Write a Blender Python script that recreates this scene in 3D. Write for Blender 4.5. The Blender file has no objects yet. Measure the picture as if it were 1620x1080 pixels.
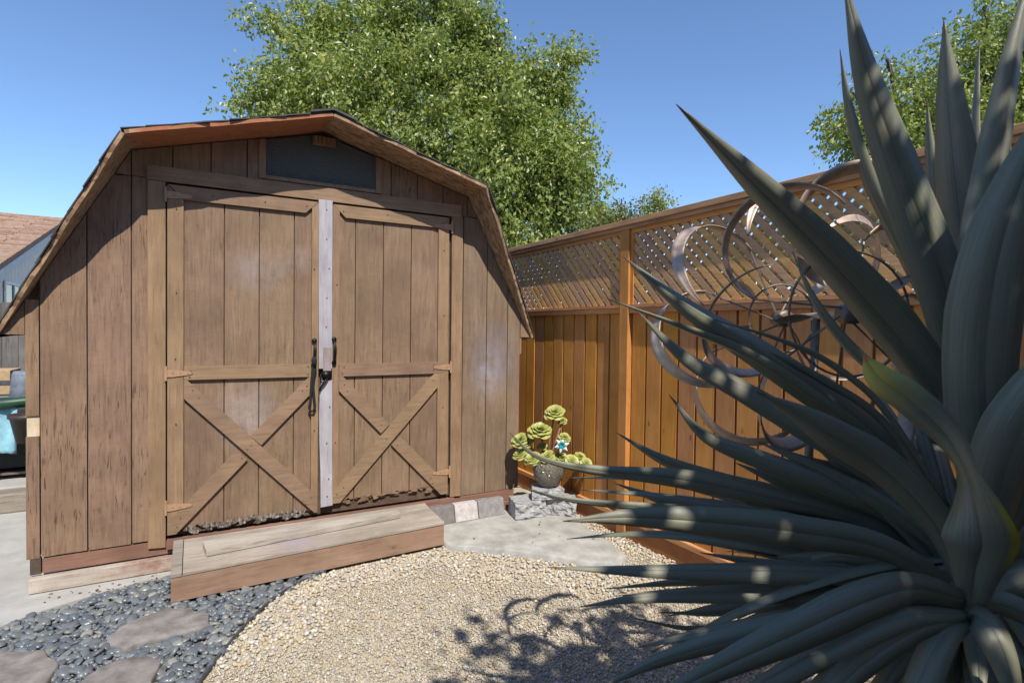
import bpy, bmesh, math, random
import numpy as np
from math import radians, sin, cos, pi, atan2, sqrt
from mathutils import Vector, Matrix, noise as mnoise

random.seed(7); rng = np.random.default_rng(7)
SC = bpy.context.scene
COL = SC.collection

# ------------------------------------------------------------------ camera
YAW, PIT, ROLL, FPX, H = radians(29.558), radians(-1.2285), radians(.7639), 883.68, 1.5
_F = np.array([sin(YAW)*cos(PIT), cos(YAW)*cos(PIT), sin(PIT)])
_r = np.array([cos(YAW), -sin(YAW), 0.0]); _u = np.cross(_r, _F)
_R, _U = cos(ROLL)*_r + sin(ROLL)*_u, -sin(ROLL)*_r + cos(ROLL)*_u
CAM = np.array([0, 0, H])
cd = bpy.data.cameras.new('camera'); cam = bpy.data.objects.new('camera', cd); COL.objects.link(cam)
cd.sensor_width = 36; cd.lens = FPX/1620*36; cd.clip_end = 2000; cd.clip_start = .02
cd.dof.use_dof = True; cd.dof.focus_distance = 4.0; cd.dof.aperture_fstop = 7.1
m = Matrix.Identity(4)
for i in range(3):
    m[i][0], m[i][1], m[i][2], m[i][3] = _R[i], _U[i], -_F[i], CAM[i]
cam.matrix_world = m
SC.camera = cam
def at(px, py, d):            # measured photo point -> world point at a given distance along the view axis
    return Vector(CAM + d*(_F + (px-810)/FPX*_R - (py-540)/FPX*_U))

# ------------------------------------------------------------------ sky, sun, exposure
SUN_TRAVEL = Vector((.17, 1.0, -1.24)).normalized()
sun_el = math.asin(-SUN_TRAVEL.z)
sun_az = atan2(-SUN_TRAVEL.x, -SUN_TRAVEL.y)          # clockwise from +Y
W = bpy.data.worlds.new('World'); SC.world = W; W.use_nodes = True
wn = W.node_tree; wn.nodes.clear()
sky = wn.nodes.new('ShaderNodeTexSky'); sky.sky_type = 'NISHITA'; sky.sun_disc = False
sky.sun_elevation = sun_el; sky.sun_rotation = sun_az
sky.altitude = 50; sky.air_density = .95; sky.dust_density = 0; sky.ozone_density = 6.0
bg = wn.nodes.new('ShaderNodeBackground'); bg.inputs['Strength'].default_value = .132
wo = wn.nodes.new('ShaderNodeOutputWorld')
wn.links.new(sky.outputs[0], bg.inputs[0]); wn.links.new(bg.outputs[0], wo.inputs[0])
sl = bpy.data.lights.new('sun', 'SUN'); sl.energy = 4.1; sl.angle = radians(.53); sl.color = (1, .95, .87)
so = bpy.data.objects.new('sun', sl); COL.objects.link(so)
so.rotation_euler = SUN_TRAVEL.to_track_quat('-Z', 'Y').to_euler(); so.location = (0, -5, 12)
SC.view_settings.view_transform = 'Standard'; SC.view_settings.look = 'None'
SC.view_settings.exposure = .55; SC.view_settings.gamma = 1
SC.cycles.max_bounces = 6; SC.cycles.diffuse_bounces = 3; SC.cycles.transmission_bounces = 4; SC.cycles.glossy_bounces = 3; SC.cycles.transparent_max_bounces = 8

# ------------------------------------------------------------------ material helpers
def newmat(name):
    M = bpy.data.materials.new(name); M.use_nodes = True; nt = M.node_tree; nt.nodes.clear()
    out = nt.nodes.new('ShaderNodeOutputMaterial'); b = nt.nodes.new('ShaderNodeBsdfPrincipled')
    nt.links.new(b.outputs[0], out.inputs[0]); return M, nt, b, out
def N(nt, typ, ins=None, **props):
    n = nt.nodes.new(typ)
    for k, v in props.items(): setattr(n, k, v)
    for k, v in (ins or {}).items():
        if isinstance(v, bpy.types.NodeSocket): nt.links.new(v, n.inputs[k])
        else: n.inputs[k].default_value = v
    return n
def rgb(c): return (c[0], c[1], c[2], 1)
def mixc(nt, f, a, b, blend='MIX'):
    n = nt.nodes.new('ShaderNodeMix'); n.data_type = 'RGBA'; n.blend_type = blend
    for i, v in ((0, f), (6, a), (7, b)):
        if isinstance(v, bpy.types.NodeSocket): nt.links.new(v, n.inputs[i])
        else: n.inputs[i].default_value = v if i == 0 else rgb(v)
    return n.outputs[2]
def ramp(nt, f, stops, interp='LINEAR'):
    n = nt.nodes.new('ShaderNodeValToRGB'); n.color_ramp.interpolation = interp
    e = n.color_ramp.elements
    while len(e) < len(stops): e.new(.5)
    for x, (p, c) in zip(e, stops):
        x.position = p; x.color = rgb(c) if not isinstance(c, (int, float)) else (c, c, c, 1)
    nt.links.new(f, n.inputs[0]); return n.outputs[0]
def math_(nt, op, a, b=0.0, clamp=False):
    n = nt.nodes.new('ShaderNodeMath'); n.operation = op; n.use_clamp = clamp
    for i, v in ((0, a), (1, b)):
        if isinstance(v, bpy.types.NodeSocket): nt.links.new(v, n.inputs[i])
        else: n.inputs[i].default_value = v
    return n.outputs[0]
def pos(nt): return nt.nodes.new('ShaderNodeNewGeometry').outputs['Position']
def scaled(nt, v, s, off=None):
    n = N(nt, 'ShaderNodeVectorMath', {0: v, 1: s}, operation='MULTIPLY').outputs[0]
    if off is not None: n = N(nt, 'ShaderNodeVectorMath', {0: n, 1: off}, operation='ADD').outputs[0]
    return n
def noise(nt, v, s, det=4, rough=.55, dist=0):
    return N(nt, 'ShaderNodeTexNoise', {'Vector': v, 'Scale': s, 'Detail': det, 'Roughness': rough, 'Distortion': dist}).outputs['Fac']
def bump(nt, b, h, strength=.3, dist=.01):
    n = N(nt, 'ShaderNodeBump', {'Height': h, 'Strength': strength, 'Distance': dist}); nt.links.new(n.outputs[0], b.inputs['Normal'])
def setc(nt, b, c):
    if isinstance(c, bpy.types.NodeSocket): nt.links.new(c, b.inputs['Base Color'])
    else: b.inputs['Base Color'].default_value = rgb(c)
def spot(nt, P, c, rad, sc=(1, 1, 1), warp=.0):
    d = N(nt, 'ShaderNodeVectorMath', {0: P, 1: c}, operation='SUBTRACT').outputs[0]
    d = scaled(nt, d, sc)
    l = N(nt, 'ShaderNodeVectorMath', {0: d}, operation='LENGTH').outputs['Value']
    return math_(nt, 'SUBTRACT', 1.0, math_(nt, 'DIVIDE', l, rad), True)

def wood(name, base, dark, light, axis='Z', grain=1.0, streak=.5, rough=.75, bstr=.35, var=.25, spots=(), rot=None, checks=0.0, knots=0.0, rough_sawn=.5):
    M, nt, b, out = newmat(name); P = pos(nt)
    rnd = N(nt, 'ShaderNodeObjectInfo').outputs['Random']
    offv = N(nt, 'ShaderNodeCombineXYZ', {0: math_(nt, 'MULTIPLY', rnd, 37.0), 1: math_(nt, 'MULTIPLY', rnd, 11.0), 2: math_(nt, 'MULTIPLY', rnd, 23.0)}).outputs[0]
    s = {'Z': (1, 1, .07), 'X': (.07, 1, 1), 'Y': (1, .07, 1)}[axis]
    V = scaled(nt, P, s, offv)
    g1 = noise(nt, V, 26*grain, 6, .62, 1.2)           # long grain
    g2 = noise(nt, V, 95*grain, 3, .6)
    big = noise(nt, scaled(nt, P, (1, 1, 1), offv), 3.2, 4, .6)
    sx = {'Z': (.12, .12, 1), 'X': (1, .12, .12), 'Y': (.12, 1, .12)}[axis]
    saw = noise(nt, scaled(nt, P, sx, offv), 160, 3, .6)
    c = mixc(nt, ramp(nt, g1, [(.3, 0), (.7, 1)]), base, light)
    c = mixc(nt, math_(nt, 'MULTIPLY', ramp(nt, big, [(.38, 0), (.68, 1)]), .6), c, tuple(x*.68 for x in base))
    c = mixc(nt, math_(nt, 'MULTIPLY', ramp(nt, g2, [(.52, 0), (.68, 1)]), streak*.55), c, dark)
    c = mixc(nt, math_(nt, 'MULTIPLY', ramp(nt, saw, [(.55, 0), (.75, 1)]), rough_sawn*.45), c, dark)
    hgt = math_(nt, 'ADD', g1, math_(nt, 'MULTIPLY', saw, .35*rough_sawn))
    if checks:
        ck = noise(nt, scaled(nt, P, tuple(x*(1 if x == 1 else .9) for x in s), offv), 62*grain, 2, .5, 2.5)
        cm = ramp(nt, ck, [(.60, 0), (.66, 1)])
        area = ramp(nt, noise(nt, P, 2.1, 2), [(.42, 0), (.6, 1)])
        f = math_(nt, 'MULTIPLY', math_(nt, 'MULTIPLY', cm, area), checks)
        c = mixc(nt, f, c, tuple(x*.18 for x in base)); hgt = math_(nt, 'SUBTRACT', hgt, f)
    if knots:
        kv = N(nt, 'ShaderNodeTexVoronoi', {'Vector': scaled(nt, P, tuple((2.6 if x == 1 else 1.3) for x in s), offv), 'Scale': 2.4, 'Randomness': 1.0}).outputs['Distance']
        k = ramp(nt, kv, [(.03, 1), (.085, 0)])
        c = mixc(nt, math_(nt, 'MULTIPLY', k, knots), c, dark)
    if var:
        hv = N(nt, 'ShaderNodeHueSaturation', {'Hue': math_(nt, 'ADD', .495, math_(nt, 'MULTIPLY', rnd, .012)), 'Saturation': math_(nt, 'ADD', 1-var*.4, math_(nt, 'MULTIPLY', rnd, var*.6)),
               'Value': math_(nt, 'ADD', 1-var*.6, math_(nt, 'MULTIPLY', rnd, var)), 'Color': c}); c = hv.outputs[0]
    for (cen, rad, sc, col, amt) in spots:
        sp = spot(nt, P, cen, rad, sc)
        n2 = noise(nt, P, 9, 5, .7)
        f = math_(nt, 'MULTIPLY', math_(nt, 'MULTIPLY', sp, ramp(nt, n2, [(.3, 0), (.7, 1)])), amt, True)
        c = mixc(nt, f, c, col)
    if rot:
        z = N(nt, 'ShaderNodeSeparateXYZ', {0: P}).outputs[2]
        e = math_(nt, 'SUBTRACT', math_(nt, 'ADD', rot[0], math_(nt, 'MULTIPLY', noise(nt, scaled(nt, P, (1, 1, .6)), 14, 5, .7), rot[1])), z)
        f = ramp(nt, math_(nt, 'MULTIPLY', e, 60), [(0, 0), (1, 1)])
        rc = ramp(nt, noise(nt, scaled(nt, P, (1, 1, .5)), 70, 4, .7), [(.38, (.045, .032, .024)), (.52, (.17, .14, .115)), (.68, (.40, .37, .33))])
        c = mixc(nt, f, c, rc)
    setc(nt, b, c); b.inputs['Roughness'].default_value = rough
    b.inputs['Specular IOR Level'].default_value = .3
    bump(nt, b, hgt, bstr, .006)
    return M

def simple(name, col, rough=.6, metal=0, nscale=20, amt=.3, bstr=.1, bd=.005, spec=.4, coat=0, island=None):
    M, nt, b, out = newmat(name); P = pos(nt)
    n1 = noise(nt, P, nscale, 5, .6)
    c = mixc(nt, ramp(nt, n1, [(.3, 0), (.7, 1)]), tuple(x*(1-amt) for x in col), tuple(min(1, x*(1+amt)) for x in col))
    setc(nt, b, c); b.inputs['Roughness'].default_value = rough; b.inputs['Metallic'].default_value = metal
    b.inputs['Specular IOR Level'].default_value = spec; b.inputs['Coat Weight'].default_value = coat
    if bstr: bump(nt, b, n1, bstr, bd)
    return M

# ------------------------------------------------------------------ mesh helpers
WL = {}                                     # world location of every linked object
class MB:
    def __init__(s): s.v = []; s.f = []; s.uv = None
    def add(s, vs, fs):
        o = len(s.v); s.v += [tuple(v) for v in vs]; s.f += [tuple(i+o for i in f) for f in fs]; return s
    def box(s, a, b):
        x0, y0, z0 = a; x1, y1, z1 = b
        return s.add([(x0,y0,z0),(x1,y0,z0),(x1,y1,z0),(x0,y1,z0),(x0,y0,z1),(x1,y0,z1),(x1,y1,z1),(x0,y1,z1)],
                     [(0,3,2,1),(4,5,6,7),(0,1,5,4),(1,2,6,5),(2,3,7,6),(3,0,4,7)])
    def prism(s, poly, f0, f1):             # poly 2-D, f0/f1 map (a,b) -> 3-D for both caps
        n = len(poly)
        vs = [f0(*p) for p in poly] + [f1(*p) for p in poly]
        return s.add(vs, [tuple(range(n))[::-1], tuple(range(n, 2*n))] + [(i, (i+1) % n, n+(i+1) % n, n+i) for i in range(n)])
    def tube(s, pts, rad, seg=8, cap=True):
        pts = [Vector(p) for p in pts]; n = len(pts)
        rads = rad if hasattr(rad, '__len__') else [rad]*n
        up = Vector((0, 0, 1)); vs = []; prev = None
        for i, p in enumerate(pts):
            t = (pts[min(i+1, n-1)]-pts[max(i-1, 0)]).normalized()
            a = prev if prev is not None else (up if abs(t.z) < .9 else Vector((1, 0, 0)))
            a = (a - t*a.dot(t)).normalized(); prev = a; bb = t.cross(a)
            for k in range(seg):
                q = 2*pi*k/seg; vs.append(p + (a*cos(q)+bb*sin(q))*rads[i])
        fs = [(i*seg+k, i*seg+(k+1) % seg, (i+1)*seg+(k+1) % seg, (i+1)*seg+k) for i in range(n-1) for k in range(seg)]
        if cap: fs += [tuple(range(seg))[::-1], tuple((n-1)*seg+k for k in range(seg))]
        return s.add(vs, fs)
    def build(s, name, mat, parent=None, smooth=False, bev=0, origin=None):
        me = bpy.data.meshes.new(name)
        v = np.array(s.v, float); c = (v.min(0)+v.max(0))/2 if origin is None else np.array(origin, float)
        me.from_pydata((v-c).tolist(), [], s.f); me.update()
        me.materials.append(mat)
        bm = bmesh.new(); bm.from_mesh(me); bmesh.ops.recalc_face_normals(bm, faces=bm.faces); bm.to_mesh(me); bm.free()
        if smooth: me.polygons.foreach_set('use_smooth', [True]*len(me.polygons))
        if s.uv is not None:
            ul = me.uv_layers.new(name='UVMap'); idx = np.zeros(len(me.loops), int); me.loops.foreach_get('vertex_index', idx)
            ul.data.foreach_set('uv', np.array(s.uv, float)[idx].ravel())
        o = bpy.data.objects.new(name, me); COL.objects.link(o)
        place(o, c, parent)
        if bev:
            b = o.modifiers.new('edge', 'BEVEL'); b.width = bev; b.segments = 2; b.limit_method = 'ANGLE'
        return o
def place(o, c, parent):
    WL[o] = np.array(c, float)
    if parent is not None: o.parent = parent; o.location = WL[o]-WL[parent]
    else: o.location = WL[o]
def raw(name, V, Fc, mat, parent=None, smooth=False, c=(0, 0, 0)):    # big numpy meshes
    me = bpy.data.meshes.new(name); V = np.asarray(V, np.float32); Fc = np.asarray(Fc, np.int32)
    k = Fc.shape[1]
    me.vertices.add(len(V)); me.vertices.foreach_set('co', V.ravel())
    me.loops.add(Fc.size); me.loops.foreach_set('vertex_index', Fc.ravel())
    me.polygons.add(len(Fc)); me.polygons.foreach_set('loop_start', np.arange(0, Fc.size, k, dtype=np.int32))
    me.polygons.foreach_set('loop_total', np.full(len(Fc), k, np.int32))
    me.polygons.foreach_set('use_smooth', np.full(len(Fc), smooth))
    me.update(calc_edges=True); me.materials.append(mat)
    o = bpy.data.objects.new(name, me); COL.objects.link(o); place(o, c, parent); return o
def tag(o, label=None, cat=None, group=None, kind=None):
    if label: o['label'] = label
    if cat: o['category'] = cat
    if group: o['group'] = group
    if kind: o['kind'] = kind
    return o
def empty(name, loc, label=None, cat=None, group=None):
    o = bpy.data.objects.new(name, None); COL.objects.link(o); o.empty_display_size = .1
    place(o, loc, None); return tag(o, label, cat, group)
def clip(poly, x0, x1, z0, z1):             # convex clip of a 2-D polygon by a rectangle
    def cut(P, ins, inter):
        r = []
        for i in range(len(P)):
            a, b = P[i], P[(i+1) % len(P)]
            if ins(a):
                r.append(a)
                if not ins(b): r.append(inter(a, b))
            elif ins(b): r.append(inter(a, b))
        return r
    def ix(c): return lambda a, b: (c, a[1]+(b[1]-a[1])*(c-a[0])/(b[0]-a[0]))
    def iz(c): return lambda a, b: (a[0]+(b[0]-a[0])*(c-a[1])/(b[1]-a[1]), c)
    for ins, it in ((lambda p: p[0] >= x0-1e-9, ix(x0)), (lambda p: p[0] <= x1+1e-9, ix(x1)), (lambda p: p[1] >= z0-1e-9, iz(z0)), (lambda p: p[1] <= z1+1e-9, iz(z1))):
        if len(poly) < 3: return []
        poly = cut(poly, ins, it)
    return poly
def barpoly(p, q, w):
    d = Vector((q[0]-p[0], q[1]-p[1])).normalized(); n = Vector((-d.y, d.x))*w/2
    return [(p[0]+n.x, p[1]+n.y), (p[0]-n.x, p[1]-n.y), (q[0]-n.x, q[1]-n.y), (q[0]+n.x, q[1]+n.y)]

# ------------------------------------------------------------------ materials
_sp = [((.35, 4, 1.86), .22, (1, .2, 1.2), (.42, .42, .46), .4), ((.30, 4, .92), .28, (1.2, .2, 1), (.5, .48, .5), .55), ((2.1, 4, 1.27), .30, (1.1, .2, .85), (.2, .2, .28), .8), ((2.05, 4, 1.12), .22, (1.2, .2, .8), (.45, .42, .45), .5),
       ((.62, 4, 1.95), .12, (1, .2, 1), (.45, .45, .45), .35)]
M_SID = wood('painted siding', (.228, .139, .085), (.045, .026, .018), (.318, .20, .122), 'Z', 1, .5, .78, .5, .12, _sp, checks=.75, knots=.45)
M_SIDR = wood('painted siding, right side', (.19, .127, .083), (.05, .03, .02), (.265, .18, .12), 'Z', 1, .5, .78, .5, .10, _sp, checks=.25, knots=.3)
M_DPL = wood('painted door panel', (.205, .13, .08), (.05, .032, .022), (.29, .19, .115), 'Z', 1, .5, .78, .4, .08, _sp, rot=(.205, .11), checks=.35)
M_TRZ = wood('brown trim upright', (.24, .148, .087), (.06, .035, .022), (.335, .21, .124), 'Z', 1, .5, .75, .4, .10, rough_sawn=.15)
M_TRX = wood('brown trim level', (.235, .148, .09), (.07, .04, .026), (.32, .205, .125), 'X', 1, .5, .75, .4, .10, rough_sawn=.15)
M_HWT = wood('whitewashed strip', (.36, .335, .35), (.13, .10, .10), (.47, .45, .475), 'Z', .8, .6, .6, .3, 0, rough_sawn=.1)
M_SKT = wood('base board', (.21, .105, .07), (.05, .03, .025), (.30, .16, .11), 'X', .8, .6, .8, .4, .15, rough_sawn=.2)
M_WSH = wood('worn whitewashed board', (.40, .335, .27), (.17, .085, .055), (.52, .455, .38), 'X', .7, .9, .85, .5, 0, spots=[((.0, 3.95, .07), .55, (1, .2, 2.5), (.22, .1, .065), 2.0)])
M_STEP = wood('weathered grey step board', (.285, .235, .185), (.09, .07, .06), (.41, .355, .30), 'X', .8, .7, .85, .45, .2, spots=[((.55, 3.65, .18), .3, (1, 1, 1), (.30, .24, .30), .8)], rough_sawn=.2)
M_STPF = wood('brown step front', (.27, .16, .10), (.09, .05, .035), (.36, .235, .16), 'X', .8, .6, .8, .4, .1, knots=.6, rough_sawn=.2)
M_CEDZ = wood('cedar board', (.53, .208, .042), (.19, .06, .014), (.63, .285, .07), 'Z', .9, .45, .62, .25, .24, knots=.85, rough_sawn=.1)
M_CEDY = wood('cedar rail', (.60, .255, .07), (.21, .075, .02), (.69, .34, .11), 'Y', .9, .5, .62, .25, .25, knots=.7, rough_sawn=.1)
M_CEDK = wood('stained kickboard', (.32, .115, .035), (.12, .04, .015), (.40, .155, .055), 'Y', 1.2, .5, .7, .4, .1, rough_sawn=.6)
M_LAT = wood('cedar lattice', (.58, .305, .125), (.22, .10, .045), (.70, .41, .19), 'Y', 1.5, .5, .7, .25, .4, rough_sawn=.2)
M_CEDCAP = wood('weathered cap', (.48, .25, .11), (.14, .07, .04), (.60, .36, .19), 'Y', .9, .7, .75, .35, .2, knots=.8, rough_sawn=.2)
M_GRYW = wood('weathered grey fence board', (.12, .105, .095), (.03, .027, .025), (.2, .18, .165), 'Z', .8, .8, .85, .5, .3)
M_TIMB = wood('landscape timber', (.24, .2, .15), (.08, .06, .045), (.36, .31, .25), 'X', .7, .7, .85, .5, .2)
M_DARK = simple('dark void', (.02, .016, .013), .9, bstr=0)
M_BLKM = simple('black iron', (.018, .018, .018), .42, .6, 60, .4, .15)
M_RUST = simple('rusty steel', (.16, .07, .035), .8, .3, 80, .5, .2)
M_HNG = simple('painted hinge', (.36, .215, .125), .6, 0, 40, .15, .1)
M_CONC = None
def concrete(name, col, amt=.22, s=6):
    M, nt, b, out = newmat(name); P = pos(nt)
    n1 = noise(nt, P, s, 6, .65); n2 = noise(nt, P, 220, 3, .7); n3 = noise(nt, P, 1.3, 3)
    c = mixc(nt, ramp(nt, n1, [(.3, 0), (.7, 1)]), tuple(x*(1-amt) for x in col), tuple(x*(1+amt*.5) for x in col))
    c = mixc(nt, math_(nt, 'MULTIPLY', ramp(nt, n2, [(.55, 0), (.75, 1)]), .45), c, tuple(x*.45 for x in col))
    c = mixc(nt, math_(nt, 'MULTIPLY', ramp(nt, n3, [(.5, 0), (.7, 1)]), .3), c, (col[0]*.8, col[1]*.72, col[2]*.6))
    setc(nt, b, c); b.inputs['Roughness'].default_value = .88
    bump(nt, b, math_(nt, 'ADD', n2, n1), .35, .004); return M
M_CONC = concrete('concrete', (.40, .385, .35))
M_SLAB = concrete('concrete slab', (.40, .39, .355), .4, 7)
M_BLOCK = concrete('split face block', (.36, .36, .36), .45, 30)
M_FLAG = concrete('flagstone', (.235, .212, .195), .5, 13)
M_SOIL = concrete('soil', (.16, .125, .09), .4, 12)
def osb():
    M, nt, b, out = newmat('strand board'); P = pos(nt)
    v = N(nt, 'ShaderNodeTexVoronoi', {'Vector': scaled(nt, P, (1, 2.6, 1)), 'Scale': 26, 'Randomness': 1}).outputs['Color']
    h = N(nt, 'ShaderNodeSeparateColor', {0: v}).outputs[0]
    c = ramp(nt, h, [(0, (.16, .085, .04)), (.4, (.33, .2, .11)), (.75, (.42, .28, .16)), (1, (.24, .13, .07))])
    x = N(nt, 'ShaderNodeSeparateXYZ', {0: P}).outputs[0]; z = N(nt, 'ShaderNodeSeparateXYZ', {0: P}).outputs[2]
    lm = math_(nt, 'MULTIPLY', ramp(nt, math_(nt, 'MULTIPLY', math_(nt, 'SUBTRACT', .765, x), 30), [(0, 0), (1, 1)]), ramp(nt, math_(nt, 'MULTIPLY', math_(nt, 'ADD', x, .33), 14), [(0, 0), (1, 1)]))
    c = mixc(nt, math_(nt, 'MULTIPLY', lm, .8), c, (.36, .115, .045))       # the left upper sheet is stained redder
    n1 = noise(nt, P, 14, 5, .7); c = mixc(nt, math_(nt, 'MULTIPLY', ramp(nt, n1, [(.5, 0), (.7, 1)]), .4), c, (.08, .05, .03))
    setc(nt, b, c); b.inputs['Roughness'].default_value = .8; bump(nt, b, h, .3, .003); return M
M_OSB = osb()
def shingle(name, a, bcol):
    M, nt, b, out = newmat(name); P = pos(nt); rnd = N(nt, 'ShaderNodeObjectInfo').outputs['Random']
    g = noise(nt, P, 400, 2, .7); n1 = noise(nt, P, 9, 4)
    c = mixc(nt, ramp(nt, n1, [(.35, 0), (.65, 1)]), a, bcol); c = mixc(nt, math_(nt, 'MULTIPLY', g, .5), c, (.02, .02, .02))
    c = N(nt, 'ShaderNodeHueSaturation', {'Value': math_(nt, 'ADD', .75, math_(nt, 'MULTIPLY', rnd, .5)), 'Color': c}).outputs[0]
    setc(nt, b, c); b.inputs['Roughness'].default_value = .9; bump(nt, b, g, .5, .003); return M
M_SHG = shingle('grey asphalt shingle', (.055, .052, .05), (.10, .095, .085))
M_SHB = shingle('brown asphalt shingle', (.34, .2, .135), (.46, .31, .22))
def glass_obscure():
    M, nt, b, out = newmat('obscure glass'); P = pos(nt)
    setc(nt, b, (.075, .09, .095)); b.inputs['Roughness'].default_value = .3; b.inputs['Specular IOR Level'].default_value = .7
    n1 = N(nt, 'ShaderNodeTexVoronoi', {'Vector': P, 'Scale': 130}).outputs['Distance']; bump(nt, b, n1, .9, .01); return M
M_GLS = glass_obscure()
def window_glass():
    M, nt, b, out = newmat('window glass'); setc(nt, b, (.015, .02, .025)); b.inputs['Roughness'].default_value = .06; return M
M_WGL = window_glass()
def stones(name, stops, rough, spec=.4, bscale=200):
    M, nt, b, out = newmat(name); P = pos(nt)
    r = nt.nodes.new('ShaderNodeNewGeometry').outputs['Random Per Island']
    c = ramp(nt, r, stops); n1 = noise(nt, P, bscale, 3, .7)
    c = mixc(nt, math_(nt, 'MULTIPLY', ramp(nt, n1, [(.4, 0), (.7, 1)]), .35), c, tuple(x*.5 for x in stops[0][1]))
    setc(nt, b, c); b.inputs['Roughness'].default_value = rough; b.inputs['Specular IOR Level'].default_value = spec; return M
GST = [(0, (.45, .36, .225)), (.16, (.54, .47, .35)), (.32, (.39, .355, .30)), (.45, (.60, .55, .46)), (.58, (.49, .39, .235)), (.7, (.33, .315, .30)), (.8, (.68, .64, .57)), (.9, (.45, .33, .19)), (1, (.51, .46, .39))]
M_GRAV = stones('tan gravel', GST, .7)
def pebmat(name, island):
    M, nt, b, out = newmat(name); P = pos(nt)
    r = nt.nodes.new('ShaderNodeNewGeometry').outputs['Random Per Island'] if island else N(nt, 'ShaderNodeObjectInfo').outputs['Random']
    c = ramp(nt, r, [(0, (.088, .104, .12)), (.3, (.16, .182, .198)), (.55, (.118, .132, .15)), (.72, (.225, .24, .24)), (.86, (.155, .166, .152)), (.95, (.33, .32, .275)), (1, (.108, .124, .15))])
    n1 = noise(nt, P, 60, 4, .7); c = mixc(nt, math_(nt, 'MULTIPLY', n1, .4), c, (.05, .055, .06))
    setc(nt, b, c); b.inputs['Roughness'].default_value = .33; b.inputs['Specular IOR Level'].default_value = .5; bump(nt, b, n1, .1, .003); return M
M_PEB = pebmat('slate pebble', False); M_PEBI = pebmat('slate pebble filler', True)
def leafmat(name, stops, trans=.36, rough=.38, tcol=1.3):
    M, nt, b, out = newmat(name)
    r = nt.nodes.new('ShaderNodeNewGeometry').outputs['Random Per Island']
    c = ramp(nt, r, stops); setc(nt, b, c); b.inputs['Roughness'].default_value = rough; b.inputs['Specular IOR Level'].default_value = .5
    t = N(nt, 'ShaderNodeBsdfTranslucent', {'Color': mixc(nt, 1.0, c, (tcol, tcol*1.05, tcol*.5), 'MULTIPLY')})
    mx = N(nt, 'ShaderNodeMixShader', {0: trans, 1: b.outputs[0], 2: t.outputs[0]}); nt.links.new(mx.outputs[0], out.inputs[0]); return M
M_LEAF = leafmat('pear leaves', [(0, (.17, .215, .05)), (.35, (.26, .31, .085)), (.65, (.21, .265, .07)), (.88, (.34, .385, .12)), (.97, (.42, .41, .11)), (1, (.46, .42, .11))])
M_LEAF2 = leafmat('far shrub leaves', [(0, (.09, .13, .03)), (.5, (.15, .2, .05)), (.8, (.22, .25, .07)), (.9, (.25, .09, .06)), (1, (.3, .3, .09))])
M_LEAFY = leafmat('yellow green leaves', [(0, (.2, .25, .07)), (.6, (.3, .33, .10)), (1, (.4, .4, .16))])
M_BARK = simple('bark', (.13, .105, .085), .9, 0, 40, .4, .6, .02)
M_BRONZE = simple('weathered bronze metal', (.50, .37, .28), .46, .45, 22, .3, .10, .003)
M_STEEL = simple('dark steel', (.19, .15, .12), .5, .5, 40, .3, .1)

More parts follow.
